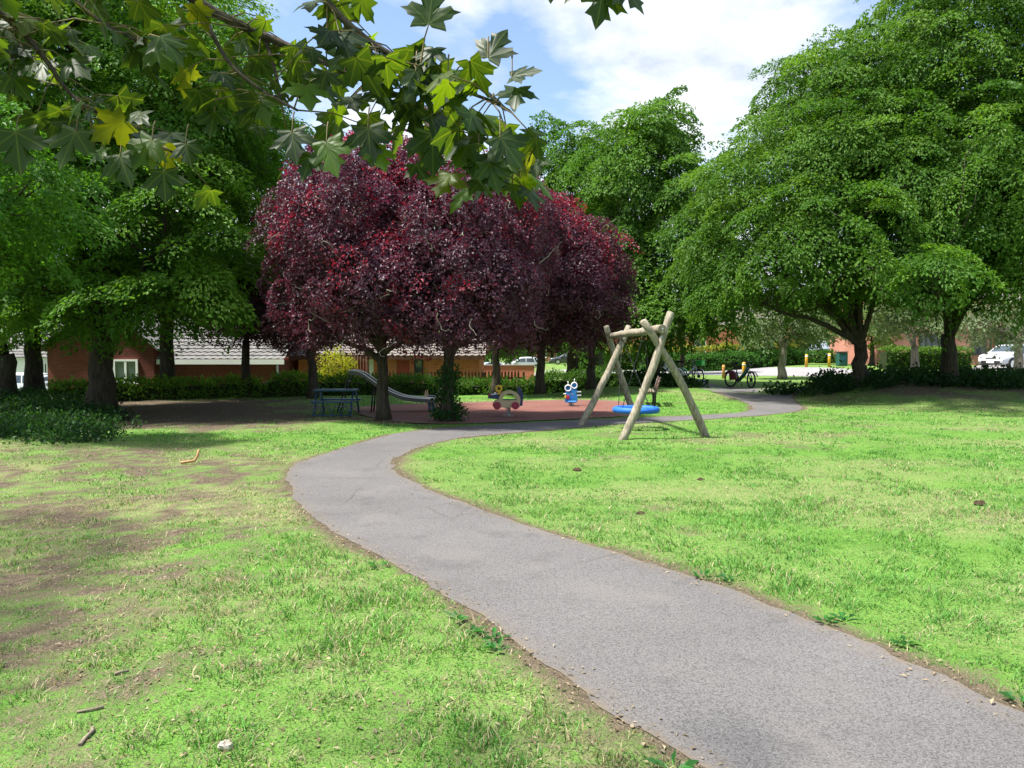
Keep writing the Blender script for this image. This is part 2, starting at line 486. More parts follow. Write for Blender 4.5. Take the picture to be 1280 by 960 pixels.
def skeleton(rs, base_r, fork, lobes, C, tw=.02, flare=1.5, lean=(0, 0), nt=140, limbr=.42, stems=None):
    """trunk, limbs into the lobes, thin boughs to the sprays (one wooden mesh)"""
    mb = MB()
    nodes = []
    top = Vector((lean[0], lean[1], fork))
    pts = []; rad = []
    for i in range(7):
        t = i / 6
        pts.append(Vector((lean[0] * t * t + rs.randn() * .03 * (i > 0), lean[1] * t * t + rs.randn() * .03 * (i > 0), fork * t - .08 * (i == 0))))
        rad.append(base_r * (1 + (flare - 1) * math.exp(-t * 7)) * (1 - .22 * t))
    mb.tube(pts, rad, 14)
    for p in pts[-2:]: nodes.append((p, base_r * .6))
    for lb in lobes:
        c = Vector(lb[:3]); c = top + (c - top) * .93
        mid = top.lerp(c, .45) + Vector((0, 0, (c - top).length * .10)); n_ = 9
        q = []; rr = []
        st = top + Vector((0, 0, -.2 * fork * rs.rand()))
        for i in range(n_):
            t = i / (n_ - 1)
            p = st * (1 - t) ** 2 + mid * 2 * t * (1 - t) + c * t * t
            j = min(.12, .02 + .1 * t) * (c - top).length * .22
            p = p + Vector(rs.randn(3)) * j * (0 < i)
            q.append(p); rr.append(base_r * limbr * (1 - .85 * t) + .015)
            if i > 1: nodes.append((p, rr[-1]))
        mb.tube(q, rr, 7)
    NP = np.array([tuple(p) for p, _ in nodes])
    sel = rs.permutation(len(C))[:nt]
    for s_ in sel:
        e = C[s_]
        d = np.linalg.norm(NP - e, axis=1) + np.maximum(0, NP[:, 2] - e[2]) * 1.2
        k = int(np.argmin(d)); a = Vector(NP[k]); e = Vector(e)
        ln = (e - a).length
        mid = a.lerp(e, .5) + Vector(rs.randn(3)) * ln * .09 + Vector((0, 0, ln * .08))
        r0 = min(nodes[k][1] * .6, tw * (1 + ln * .35))
        q = [a, a.lerp(mid, .5) + Vector(rs.randn(3)) * ln * .02, mid, mid.lerp(e, .5) + Vector(rs.randn(3)) * ln * .03, e]
        mb.tube(q, [r0, r0 * .8, r0 * .6, r0 * .42, r0 * .25], 5, cap=False)
    return mb

GREEN = [(.034, .095, .012), (.054, .134, .015), (.086, .18, .020), (.124, .228, .028)]
GREEN_L = [(.046, .125, .015), (.070, .17, .018), (.105, .22, .022), (.145, .265, .028)]
PURPLE = [(.044, .024, .036), (.064, .030, .050), (.090, .038, .066), (.130, .050, .086)]

RG = 'great spreading green trees on the grass bank'; TG = 'tall green trees behind the play area'
def tree(name, label, seed, base, lobes_px, Y, r, fork, n, per, size, L, W, cols, mat='leaf_green', bark='bark', thick=.12, flat=.75,
         group=None, gap=.9, tipc=None, tipp=0, zmin=None, lean=(0, 0), nt=140, k=1.1, rmin=.5, limbr=.42, wl=None, flare=1.5, cl=None):
    rs = np.random.RandomState(seed); flat = flat if tipc is None and group != RG and group != TG else (.25 if tipc is not None else .58)
    t = thing(name, label, 'tree', base, 0, group)
    lobes = []
    for (px, py, rx, rz, dy, ry) in lobes_px:
        c = at(px, py, Y + dy) - Vector(base); q = (Y + dy) / F
        lobes.append((c.x, c.y, c.z, rx * q, ry, rz * q))
    for e in (wl or []): lobes.append(e)
    C, O = sprays(rs, lobes, n, rmin, gap, k, zmin, cl or size)
    skeleton(rs, r, fork, lobes, C, nt=nt, lean=lean, limbr=limbr, flare=flare).build('trunk', M[bark], t)
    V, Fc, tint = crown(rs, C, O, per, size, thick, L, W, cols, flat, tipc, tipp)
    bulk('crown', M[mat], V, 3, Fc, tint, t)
    return t, C, O, rs

def bush_leaves(rs, pts, nrm, per, spread, L, W, cols, flat=.3):
    C = np.repeat(pts, per, 0); m = len(C); N0 = np.repeat(nrm, per, 0)
    P = C + rs.randn(m, 3) * spread
    D = N0 * .6 + rs.randn(m, 3) * .6 + np.array([[0, 0, .25]]); N = N0 * .5 + np.array([[0, 0, flat]]) + rs.randn(m, 3) * .6
    V, Fc = leaf_geo(P, D, N, L * (.6 + .8 * rs.rand(m)), W * (.6 + .8 * rs.rand(m)))
    cols = np.array(cols); t = np.repeat(rs.rand(len(pts)), per) * .6 + rs.rand(m) * .4
    t = t[:, None] * (len(cols) - 1); i0 = np.clip(t.astype(int), 0, len(cols) - 2)[:, 0]; fr = t - i0[:, None]
    return V, Fc, np.repeat(cols[i0] * (1 - fr) + cols[i0 + 1] * fr, 4, 0)

# ------------------------------------------------------------------ paths: outlines and a distance field
PO = [(925, 990), (870, 960), (800, 915), (740, 875), (680, 830), (640, 800), (590, 765), (545, 737), (500, 708), (460, 690), (425, 670), (400, 655),
      (375, 632), (362, 610), (358, 592), (370, 579), (395, 570), (425, 562), (465, 549), (500, 541), (550, 535), (620, 530.5), (700, 526.5), (760, 524), (830, 521),
      (900, 518), (930, 515.5), (943, 511), (935, 504), (915, 497), (893, 490)]
PI_ = [(1500, 1000), (1280, 890), (1220, 862), (1150, 832), (1080, 800), (1000, 770), (930, 742), (860, 722), (800, 700), (740, 682), (690, 667), (640, 650), (600, 637),
       (560, 622), (525, 607), (500, 595), (489, 583), (494, 573), (510, 564), (535, 555), (575, 547), (640, 541), (700, 536.5), (760, 531), (830, 527),
       (900, 523), (960, 518.5), (1000, 514), (1003, 508), (992, 501), (990, 494), (1000, 489)]
def gxy(l): return np.array([tuple(G(*p)[:2]) for p in l])
def smooth_poly(P, it=2):
    for _ in range(it):
        Q = [P[0]]
        for a, b in zip(P[:-1], P[1:]): Q += [a * .75 + b * .25, a * .25 + b * .75]
        P = np.array(Q + [P[-1]])
    return P
def resample(P, n):
    d = np.r_[0, np.cumsum(np.linalg.norm(np.diff(P, axis=0), axis=1))]
    s = np.linspace(0, d[-1], n)
    return np.c_[np.interp(s, d, P[:, 0]), np.interp(s, d, P[:, 1])]
eo = smooth_poly(gxy(PO)); ei = smooth_poly(gxy(PI_))
eo = np.vstack([[[2.2, -2.0]], eo]); ei = np.vstack([[[5.4, -2.0]], ei])
POLY = np.vstack([eo, ei[::-1]])

def sdf(P, poly):
    """signed distance (negative inside), chunked"""
    A = poly; B = np.roll(poly, -1, 0); out = np.empty(len(P))
    AB = B - A; l2 = np.maximum((AB ** 2).sum(1), 1e-12)
    for s in range(0, len(P), 20000):
        p = P[s:s + 20000]
        pa = p[:, None, :] - A[None]
        t = np.clip((pa * AB).sum(2) / l2, 0, 1)
        d = np.sqrt(((pa - t[..., None] * AB) ** 2).sum(2).min(1))
        c = ((A[:, 1] > p[:, 1:2]) != (B[:, 1] > p[:, 1:2])) & (p[:, 0:1] < AB[:, 0] * (p[:, 1:2] - A[:, 1]) / np.where(AB[:, 1] == 0, 1e-12, AB[:, 1]) + A[:, 0])
        out[s:s + 20000] = np.where(c.sum(1) % 2 == 1, -d, d)
    return out

GX0, GX1, GY0, GY1, GS = -16.0, 18.0, 0.0, 36.0, .08
gxs = np.arange(GX0, GX1, GS); gys = np.arange(GY0, GY1, GS)
PLAY = gxy([(440, 511), (470, 507), (540, 505), (610, 502.5), (700, 500), (775, 501), (806, 507), (812, 514), (800, 519.5), (760, 522.5), (700, 525), (620, 529), (560, 531), (500, 529), (450, 520)])
PLAY = smooth_poly(np.vstack([PLAY, PLAY[:1]]), 2)[:-1]
_XX, _YY = np.meshgrid(gxs, gys, indexing='ij')
_pts = np.c_[_XX.ravel(), _YY.ravel()]
SD = np.full(len(_pts), 50.0)
_c = (_pts[:, 1] < 36)
SD = sdf(_pts, POLY)
SDP = sdf(_pts, PLAY)
SD = SD.reshape(_XX.shape); SDP = SDP.reshape(_XX.shape)
def samp(A, x, y):
    fx = np.clip((x - GX0) / GS, 0, A.shape[0] - 1.001); fy = np.clip((y - GY0) / GS, 0, A.shape[1] - 1.001)
    i = fx.astype(int); j = fy.astype(int); u = fx - i; v = fy - j
    return (A[i, j] * (1 - u) + A[i + 1, j] * u) * (1 - v) + (A[i, j + 1] * (1 - u) + A[i + 1, j + 1] * u) * v

BED = gxy([(-300, 556), (0, 549), (130, 549), (200, 542), (330, 539), (440, 533), (520, 531), (620, 530), (600, 520), (470, 512), (400, 497), (60, 495), (-300, 497)])  # mulch bed, its near edge extended so soil colour stands in for tree shade
_bd = sdf(_pts, BED).reshape(_XX.shape)

def dirt_shade_at(x, y):
    """how bare the soil is, with some tree shade put in as soil, 0..1"""
    p = samp(SD, x, y); pb = samp(_bd, x, y)
    n3 = fbm(x * 11 + 5, y * 9, 3); n = fbm(x * 1.1, y * 1.1, 4); n2 = fbm(x * 4 + 40, y * 4, 3)
    d = np.clip(1 - (p - .01) / (.06 + .75 * np.clip(fbm(x * 1.3 + 9, y * 1.3 + 3, 4) - .28, 0, 1)), 0, 1) * .9
    # the path's outer (west) edge has a wider worn strip
    d = np.maximum(d, np.clip(1 - (p) / .6, 0, 1) * np.clip((n2 - .47) * 4, 0, 1) * .8)
    d = np.maximum(d, np.clip((.1 - pb + (n - .5) * 5 + (n3 - .5) * 3) / 2.4, 0, 1))
    left = S((-.4 - x * 1.0 - .12 * y + .6) / 2.6) * S((14 - y) / 3)
    n3 = fbm(x * 11 + 5, y * 9, 3)
    d = np.maximum(d, left * (.20 + np.clip((n3 - .42) * 1.8, 0, .5) + np.clip((n2 - .48) * 1.8, 0, .35) + np.clip((n - .52) * 1.6, 0, .25)))
    west = S((1.4 - x) / 2) * S((7 - y) / 3)
    d = np.maximum(d, west * (np.clip((n3 - .48) * 1.8, 0, .4) + np.clip((n2 - .60) * 3, 0, .4)))
    berm = S((x - 9) / 2) * np.exp(-((y - 25.2) / 2.6) ** 2)
    d = np.maximum(d, berm * np.clip((n - .22) * 2.2, 0, .85))
    sw = np.exp(-((x - 2.2) / 1.5) ** 2 - ((y - 15.0) / 1.0) ** 2)
    d = np.maximum(d, sw * np.clip((n2 - .3) * 2, 0, .65))
    d = np.maximum(d, np.clip((fbm(x * 1.3 + 70, y * 1.3, 4) - .64) * 5, 0, .5) * (x > 0))
    return np.clip(d, 0, 1)

def dry_at(x, y):
    d = np.clip((fbm(x * .45 + 31, y * .8 + 8, 4) - .46) * 3.2, 0, 1) * np.where(x > 0, .75, .55)
    left = S((.4 - x) / 2.5) * S((14 - y) / 3)
    return np.clip(np.maximum(d, left * np.clip((fbm(x * .9, y * .9 + 50, 5) - .34) * 3.0, 0, 1)), 0, 1)

# ------------------------------------------------------------------ ground, path, play surface, road
def ground():
    fx = np.arange(-16, 18.01, .13); fy = np.arange(.6, 34.01, .13)
    def spread(a, lo, hi):
        l = [a[0]]; s = .25
        while l[-1] > lo: l.append(l[-1] - s); s *= 1.22
        h = [a[-1]]; s = .25
        while h[-1] < hi: h.append(h[-1] + s); s *= 1.22
        return np.r_[l[:0:-1], a, h[1:]]
    xs = spread(fx, -900, 900); ys = spread(fy, -600, 1500)
    X, Y = np.meshgrid(xs, ys, indexing='ij'); x = X.ravel(); y = Y.ravel()
    z = hgt(x, y)
    inside = (x > -16) & (x < 18) & (y > .6) & (y < 34)
    p = np.where(inside, samp(SD, x, y), 9)
    z = z - .03 * (np.clip((-p - .16) / .12, 0, 1)) + inside * (fbm(x * 1.7, y * 1.7, 3) - .5) * .05 * np.clip(p / .5, 0, 1)
    far = np.clip((np.hypot(x, y) - 150) / 400, 0, 1); z = z * (1 - far)
    nx, ny = len(xs), len(ys)
    i, j = np.meshgrid(np.arange(nx - 1), np.arange(ny - 1), indexing='ij'); a = (i * ny + j).ravel()
    Fq = np.c_[a, a + ny, a + ny + 1, a + 1]
    d = np.where(inside, dirt_shade_at(x, y), np.where((y >= 34) & (x < 4), .35, 0)); dr = np.where(inside, dry_at(x, y), .3)
    o = bulk('ground', M['ground'], np.c_[x, y, z], 4, Fq, None, attrs={'dirt_shade': d, 'dry': dr}, smooth=True)
    tag(o, kind='structure')
ground()

def strip(name, A, B, m, n=220, k=14, lift=.004, edge=True, seed=3):
    A = resample(A, n); B = resample(B, n); t = np.linspace(0, 1, k)
    jag = (fbm(np.arange(n) * .35, np.full(n, seed * 7.0), 4) - .5) * .14; jag2 = (fbm(np.arange(n) * .35, np.full(n, seed * 7.0 + 90), 4) - .5) * .14
    dv = unit(B - A); A = A + dv * jag[:, None]; B = B + dv * jag2[:, None]
    P = A[:, None] * (1 - t)[None, :, None] + B[:, None] * t[None, :, None]
    P = P.reshape(-1, 2); z = hgt(P[:, 0], P[:, 1]) + lift
    i, j = np.meshgrid(np.arange(n - 1), np.arange(k - 1), indexing='ij'); a = (i * k + j).ravel()
    e = np.tile(np.where((t < .02) | (t > .98), .9, np.where((t < .07) | (t > .93), .25, 0)), n) if edge else np.zeros(n * k)
    o = bulk(name, m, np.c_[P, z], 4, np.c_[a, a + k, a + k + 1, a + 1][:, ::-1], None, attrs={'edge': e}, smooth=True)
    return tag(o, kind='structure')
strip('path', eo, ei, M['path'], 420, 30, .004)

def sheet(name, poly, m, lift):
    c = poly.mean(0); n = len(poly); V = [c]; k = 8
    for r in range(1, k + 1): V += list(c + (poly - c) * r / k)
    V = np.array(V); Fq = []
    for i in range(n): Fq.append((0, 1 + i, 1 + (i + 1) % n, 1 + (i + 1) % n))
    Tri = np.array([f[:3] for f in Fq]); Q = []
    for r in range(k - 1):
        for i in range(n):
            a = 1 + r * n + i; b = 1 + r * n + (i + 1) % n
            Q += [(a, a + n, b + n), (a, b + n, b)]
    V3 = np.c_[V, hgt(V[:, 0], V[:, 1]) + lift]
    e = np.zeros(len(V3)); e[-n:] = 1
    o = bulk(name, m, V3, 3, np.vstack([Tri, np.array(Q)]), None, attrs={'edge': e}, smooth=True)
    return tag(o, kind='structure')
sheet('play_surface', PLAY, M['play_red'], .02)
strip('road', np.array([[46, 33.0], [26, 37], [22, 42], [19, 46], [15, 50], [11, 53], [0, 60], [-20, 66], [-60, 70]]),
      np.array([[60, 60], [36, 59], [32.4, 54], [31, 47], [25, 47], [23.5, 50], [20, 60], [10, 63.5], [-5, 70], [-20, 78], [-60, 84]])[:, :], M['road'], 120, 12, .012, False)
strip('cross_path', gxy([(1022, 490), (960, 490.5), (893, 491), (868, 483), (856, 476)]), gxy([(1022, 485), (960, 485.3), (903, 483.5), (882, 478), (872, 474)]), M['path'], 50, 8, .009)

# ------------------------------------------------------------------ grass
def grass():
    rs = np.random.RandomState(5)
    Vs = []; Fs = []; Ts = []; off = 0
    bands = [(1.9, 3.6, 5200, .056, .0058), (3.6, 5.5, 3900, .056, .0064), (5.5, 8.5, 2300, .056, .0078), (8.5, 13, 1150, .045, .0105), (13, 20, 460, .045, .016), (20, 27, 170, .05, .024)]
    for y0, y1, dens, hh, ww in bands:
        xa, xb = -(.74 * y1 + .8), .74 * y1 + .8
        n = int(dens * (xb - xa) * (y1 - y0))
        x = xa + (xb - xa) * rs.rand(n); y = y0 + (y1 - y0) * rs.rand(n)
        keep = np.abs(x) < .74 * y + .8
        x, y = x[keep], y[keep]
        p = samp(SD, x, y); d = dirt_shade_at(x, y); pp = samp(SDP, x, y)
        clump = fbm(x * 7, y * 7, 2)
        keep = (p > .015) & (pp > .05) & (rs.rand(len(x)) > np.clip((d - .15) * 1.15, 0, .93)) & (rs.rand(len(x)) < np.clip((clump - .20) * 2.3, .14, 1))
        x, y, p, d, clump = x[keep], y[keep], p[keep], d[keep], clump[keep]
        n = len(x)
        h = hh * (.45 + .9 * rs.rand(n)) * (.65 + .7 * clump) * (1 - .35 * d)
        tuft = fbm(x * 2.2 + 11, y * 2.2, 3); h *= .75 + .7 * np.clip((tuft - .4) * 2.2, 0, 1)
        w = ww * (.7 + .6 * rs.rand(n))
        az = rs.rand(n) * 6.283; ca, sa = np.cos(az), np.sin(az)
        lean = h * (.25 + 1.0 * rs.rand(n)); la = rs.rand(n) * 6.283; lx, ly = np.cos(la) * lean, np.sin(la) * lean
        z = hgt(x, y) - .012
        V = np.empty((n, 5, 3))
        for q, (t, ws) in enumerate(((0, 1), (0, -1), (.55, .8), (.55, -.8), (1, 0))):
            V[:, q, 0] = x + lx * t * t + ca * w * ws * .5; V[:, q, 1] = y + ly * t * t + sa * w * ws * .5
            V[:, q, 2] = z + h * t * (1 - .12 * t) + .0
        i = np.arange(n)[:, None] * 5 + off
        Fs.append(np.concatenate([i + [[0, 1, 3]], i + [[0, 3, 2]], i + [[2, 3, 4]]], 1).reshape(-1, 3)); Vs.append(V.reshape(-1, 3)); off += n * 5
        dry = dry_at(x, y)
        u = rs.rand(n, 1); big = fbm(x * .6 + 3, y * .6, 3)[:, None]
        c = np.array([[.042, .140, .020]]) * (1 - u) + np.array([[.160, .365, .075]]) * u
        c = c * (1 - .5 * np.clip((big - .4) * 2.5, 0, 1)) + np.array([[.150, .30, .065]]) * (.5 * np.clip((big - .4) * 2.5, 0, 1))
        st = rs.rand(n) < (.05 + .32 * dry + .45 * d + .16 * (x < 1.5 - .0 * y) * (y < 14) * (p > 0) * (x < -.25 * (y - 6)))
        c[st] = np.array([.38, .33, .20]) * (.6 + .7 * rs.rand(st.sum(), 1))
        Ts.append(np.repeat(c, 5, 0))
    o = bulk('grass', M['grass'], np.vstack(Vs), 3, np.vstack(Fs), np.vstack(Ts)); tag(o, 'short mown green grass with straw coloured blades', 'grass', kind='stuff')
    # litter of dead leaf bits and wood chips on the worn ground
    n = 11000
    y = 2.2 + 13 * rs.rand(n) ** 1.5; x = -(.72 * y + .5) * rs.rand(n) ** .8 + 1.0
    d = dirt_shade_at(x, y); p = samp(SD, x, y)
    k = (p > .0) & (rs.rand(n) < .12 + d); x, y = x[k], y[k]
    # and along the path's edges
    m = 1100; i = rs.randint(0, len(eo) - 1, m); E = np.where(rs.rand(m, 1) < .5, eo[i], ei[np.minimum(i, len(ei) - 1)]) + rs.randn(m, 2) * .09
    kk = (E[:, 1] > 1.5) & (E[:, 1] < 18); x = np.r_[x, E[kk, 0]]; y = np.r_[y, E[kk, 1]]; n = len(x)
    P = np.c_[x, y, hgt(x, y) + .012]; D = np.c_[rs.randn(n, 2), rs.randn(n) * .15]; N = np.c_[rs.randn(n, 2) * .3, np.ones(n)]
    V, Fc = leaf_geo(P, D, N, .012 + .035 * rs.rand(n) ** 2, .006 + .014 * rs.rand(n))
    cc = np.array([[.22, .165, .10]]) * (.4 + 1.3 * rs.rand(n, 1)) + np.array([[.15, .15, .13]]) * (rs.rand(n, 1) ** 3)
    tag(bulk('leaf_litter', M['grass'], V, 3, Fc, np.repeat(cc, 4, 0)), 'brown bits of dead leaf strewn over worn grass', 'leaf litter', kind='stuff')
grass()

# broad leaved weeds along the path
def weeds():
    rs = np.random.RandomState(8)
    P = []
    cand = [(ei, 1, 3.6, 5.6, 9), (eo, -1, 2.9, 6, 6)]
    for E, s, y0, y1, n in cand:
        E2 = E[(E[:, 1] > y0 - 1.6) & (E[:, 1] < y1)]
        for k in range(n):
            i = rs.randint(0, len(E2) - 1); c = E2[i] + (E2[i + 1] - E2[i]) * rs.rand()
            P.append((c[0] + s * (.05 + .16 * rs.rand()), c[1] + .05 * rs.randn()))
    P = np.array(P); n = len(P); per = 12
    C = np.repeat(np.c_[P, hgt(P[:, 0], P[:, 1]) + .015], per, 0); m = n * per
    a = rs.rand(m) * 6.28; D = np.c_[np.cos(a), np.sin(a), .25 + .3 * rs.rand(m)]
    C = C + D * (.05 * rs.rand(m, 1)) * np.array([[1, 1, .3]])
    N = np.c_[rs.randn(m, 2) * .25, np.ones(m)]
    V, Fc = leaf_geo(C, D, N, .03 + .05 * rs.rand(m), .016 + .022 * rs.rand(m))
    col = np.array([[.03, .13, .025]]) * (.7 + .8 * rs.rand(m, 1))
    tag(bulk('weeds', M['leaf_green'], V, 3, Fc, np.repeat(col, 4, 0)), 'low broad leaved weeds at the edge of the asphalt', 'weeds', kind='stuff')
weeds()

# ------------------------------------------------------------------ trees
def base(px, py): return G(px, py)
b = base(128, 516)
tree('broadleaf_tree', 'big shady green tree with the thickest dark trunk, beside the ivy bed', 21, b,
     [(95, 270, 150, 120, 0, 3.2), (170, 120, 170, 140, .5, 3.4), (30, 120, 150, 170, -.5, 3.2), (215, 300, 95, 105, -1.2, 2.4), (70, 368, 140, 52, -.5, 3.0), (185, 376, 100, 42, -1, 2.4), (90, 0, 170, 80, 0, 3.2)],
     b.y, .33, 2.3, 430, 430, .72, .115, .066, GREEN_L, group='green trees shading the brick bungalow', zmin=2.0, nt=200, gap=.55, k=1.5)
b2 = base(42, 497)
t2, C2, O2, rs2 = tree('broadleaf_tree', 'green tree with a straight dark trunk, between the forked one and the ivied one', 22, b2,
     [(20, 250, 130, 130, 0, 3), (-60, 150, 170, 190, 0, 3.2), (50, 380, 120, 50, 0, 2.6)],
     b2.y, .30, 2.5, 230, 380, 0.75, 0.125, 0.07, GREEN_L, group='green trees shading the brick bungalow', zmin=1.5)
b3 = base(76, 494)
tree('broadleaf_tree', 'green tree with a slim dark trunk just behind the thickest trunk', 23, b3,
     [(110, 210, 120, 150, 1, 3), (100, 372, 90, 48, .5, 2.6)], b3.y, .27, 2.6, 160, 380, 0.75, 0.125, 0.07, GREEN_L, group='green trees shading the brick bungalow', zmin=1.6)
b0 = base(8, 500)
tree('broadleaf_tree', 'green tree whose dark trunk forks low, at the picture edge by the ivy bed', 24, b0,
     [(-40, 330, 100, 90, 0, 2.6), (-90, 200, 120, 130, 0, 3), (-190, 250, 120, 120, -3, 3.2), (-240, 120, 150, 130, -2, 3.4)], b0.y, .32, 1.5, 260, 380, 0.7, 0.125, 0.07, GREEN_L, group='green trees shading the brick bungalow', zmin=1.4)  # outermost lobes lie out of view, added to shade the ivy bed
b4 = onground(208, 27.0)
tree('broadleaf_tree', 'green tree with a slim trunk in front of the pale tiled roof', 25, b4,
     [(265, 270, 78, 115, -1, 2.8), (250, 140, 100, 120, -.5, 3), (285, 190, 52, 120, -2, 2), (215, 360, 95, 52, 0, 2.6), (280, 350, 48, 40, -1, 1.8)],
     27.0, .26, 2.9, 330, 430, .70, .125, .07, [tuple(v * 1.3 for v in c) for c in GREEN], group='green trees shading the brick bungalow', zmin=3.1, gap=.5, k=1.5)
# the near tree whose boughs reach in from outside the frame
rsn = None
nb = Vector((-12.6, 12.4, hz(-12.6, 12.4)))
tree('broadleaf_tree', 'near green tree reaching in with bright layered boughs over the ivy bed', 26, nb,
     [(25, 255, 90, 55, .6, 1.2), (-20, 215, 120, 80, .4, 1.4), (-15, 300, 50, 28, .6, .8)], 12.4, .3, 2.4, 150, 330, .46, .095, .048, [(.04, .13, .014), (.06, .165, .018), (.085, .20, .024)],
     wl=[(-1.2, .5, 5.2, 2.4, 2.2, 1.5)], nt=90, group='green trees shading the brick bungalow')

# purple-leaved plums
PG = 'purple leaved trees by the playground'
def purple(label, seed, bs, lob, Y, r, fork, n, per=60, L=.07, W=.052, ivy=False, lean=(0, 0), size=.34, tipp=.2, twn=60, zm=1.85):
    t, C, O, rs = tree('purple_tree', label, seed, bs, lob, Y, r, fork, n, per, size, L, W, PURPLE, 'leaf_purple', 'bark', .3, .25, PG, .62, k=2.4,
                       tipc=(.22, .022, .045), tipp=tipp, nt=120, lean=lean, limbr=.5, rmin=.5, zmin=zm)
    # pale wiry bare twigs curling out of the crown
    mb = MB()
    sel = rs.permutation(len(C))[:twn]
    for s_ in sel:
        p = Vector(C[s_]) + Vector(O[s_]) * .15; d = (Vector(O[s_]) + Vector(rs.randn(3)) * .7).normalized(); q = [p]
        for i in range(8):
            d = (d + Vector(rs.randn(3)) * .45 + Vector((0, 0, -.04))).normalized(); q.append(q[-1] + d * .09)
        mb.tube(q, [.012 - .001 * i for i in range(9)], 4, cap=False)
    tag(mb.build('bare_twigs', M['bark_pale'], t), kind='stuff')
    return t, C, O, rs
P1 = base(480, 525)
purple('purple leaved tree with a plain dark trunk between the slide chute and the asphalt path', 31, P1,
       [(440, 290, 92, 95, -.3, 2.0), (400, 360, 60, 75, .2, 1.5), (480, 350, 85, 85, -.8, 1.8), (470, 245, 75, 62, .4, 1.7), (425, 240, 58, 58, .4, 1.5), (380, 300, 42, 60, .6, 1.2), (440, 216, 55, 40, .2, 1.3), (415, 425, 42, 22, 0, 1.3), (505, 428, 36, 20, -.3, 1.2)], P1.y, .15, 1.6, 520, 190)
P2 = base(560, 527)
p2 = purple('purple leaved tree with ivy and shoots around the foot of its trunk', 32, P2,
       [(560, 300, 80, 105, -.2, 1.9), (600, 355, 70, 80, -.4, 1.7), (535, 250, 62, 58, .2, 1.5), (600, 270, 62, 62, .6, 1.6), (545, 375, 65, 65, -.8, 1.5), (640, 310, 50, 85, .5, 1.6), (628, 258, 50, 42, .6, 1.4), (505, 232, 45, 45, .3, 1.4), (605, 428, 42, 20, -.3, 1.2)], P2.y, .145, 1.7, 520, 190)
P5 = onground(620, 27.5); P6 = onground(676, 28.5); P7 = onground(739, 30)
purple('slim purple leaved tree behind the yellow handled spring rider', 33, P5, [(635, 300, 62, 85, 0, 2.2), (640, 370, 65, 60, 0, 2)], 27.5, .15, 2.2, 220, 190, .09, .064, size=.45)
purple('purple leaved tree rising from the hedge in front of the silver hatchbacks', 34, P6, [(676, 302, 62, 58, 0, 2.2), (690, 365, 68, 64, -.5, 2), (645, 275, 45, 40, 0, 1.8), (700, 425, 40, 20, 0, 1.6)], 28.5, .17, 2.2, 260, 190, .09, .064, size=.45)
purple('purple leaved tree behind the leaning swing pole, rounded at the top', 35, P7, [(728, 345, 52, 62, 0, 2), (740, 388, 48, 46, -.5, 1.8), (708, 312, 40, 42, 0, 1.8), (766, 362, 24, 36, 0, 1.2)], 30, .17, 2.2, 280, 190, .092, .064, size=.45)
P3 = onground(390, 26.5); P4 = onground(308, 27)
purple('purple leaved tree with a thin trunk in front of the iron gate', 36, P3, [(385, 335, 45, 70, 0, 1.9), (375, 395, 48, 42, 0, 1.7)], 26.5, .16, 2.2, 150, 190, .09, .064, size=.45)
purple('small dusky purple leaved tree in front of the pale tiled roof', 37, P4, [(305, 385, 55, 40, 0, 1.7), (330, 350, 38, 45, .5, 1.4)], 27, .16, 2.0, 120, 190, .09, .064, size=.45, tipp=.02, twn=30)

# ivy and suckers at the foot of the ivied purple tree
def ivy():
    t = p2[0]; rs = np.random.RandomState(77)
    n = 170; a = rs.rand(n) * 6.28; z = rs.rand(n) ** 1.2 * 1.25; r = .17 + .20 * (1 - z / 1.25) ** 2 * rs.rand(n)
    P = np.c_[np.cos(a) * r, np.sin(a) * r, z]; N = np.c_[np.cos(a), np.sin(a), .2 + 0 * a]
    # sucker shoots
    q = 34; a = rs.rand(q) * 6.28; r = .20 + .24 * rs.rand(q)
    P = np.vstack([P, np.c_[np.cos(a) * r, np.sin(a) * r, .03 + rs.rand(q) * .3]]); N = np.vstack([N, np.c_[np.cos(a), np.sin(a), .8 + 0 * a]])
    V, Fc, c = bush_leaves(rs, P, N, 9, .06, .065, .05, [(.012, .05, .012), (.02, .08, .016), (.035, .11, .03)])
    bulk('ivy', M['leaf_green'], V, 3, Fc, c, t)
ivy()

# tall green row behind the play area
TG = 'tall green trees behind the play area'
GREEN_M = [(.042, .11, .016), (.062, .15, .020), (.090, .195, .026), (.122, .235, .034)]
M1 = onground(815, 36)
tree('broadleaf_tree', 'tall green tree right behind the basket swing with clear gaps in its crown', 41, M1,
     [(800, 225, 48, 88, 0, 2.6), (822, 200, 42, 74, .5, 2.6), (770, 260, 50, 85, 0, 2.6), (850, 290, 55, 85, -1, 2.6), (800, 340, 75, 80, 0, 3), (880, 350, 42, 62, 0, 2.4), (835, 385, 75, 38, -1, 2.8)],
     36, .34, 2.4, 330, 420, .8, .155, .09, GREEN_M, group=TG, gap=.35, nt=220, k=1.5)
M0 = onground(716, 41)
t0m, _, _, _ = tree('broadleaf_tree', 'tall green tree over the copper coloured crowns, in open columns', 42, M0,
     [(715, 225, 42, 68, 0, 2.4), (690, 240, 40, 75, .5, 2.4), (745, 230, 36, 68, 0, 2.4), (700, 330, 55, 90, 0, 2.6), (748, 330, 48, 95, 0, 2.6)],
     41, .32, 2.4, 240, 400, .82, .17, .1, GREEN_M, group=TG, gap=.3, nt=160, k=1.5)
t0m['label'] = 'tall green tree over the purple crowns, growing in open columns'
m9 = copy_tree(t0m); q = onground(600, 52); m9.location = q; m9.scale = (1, 1, 1.0); m9.rotation_euler.z = 2.1
m9['label'] = 'tall green tree mostly hidden behind the purple crowns'

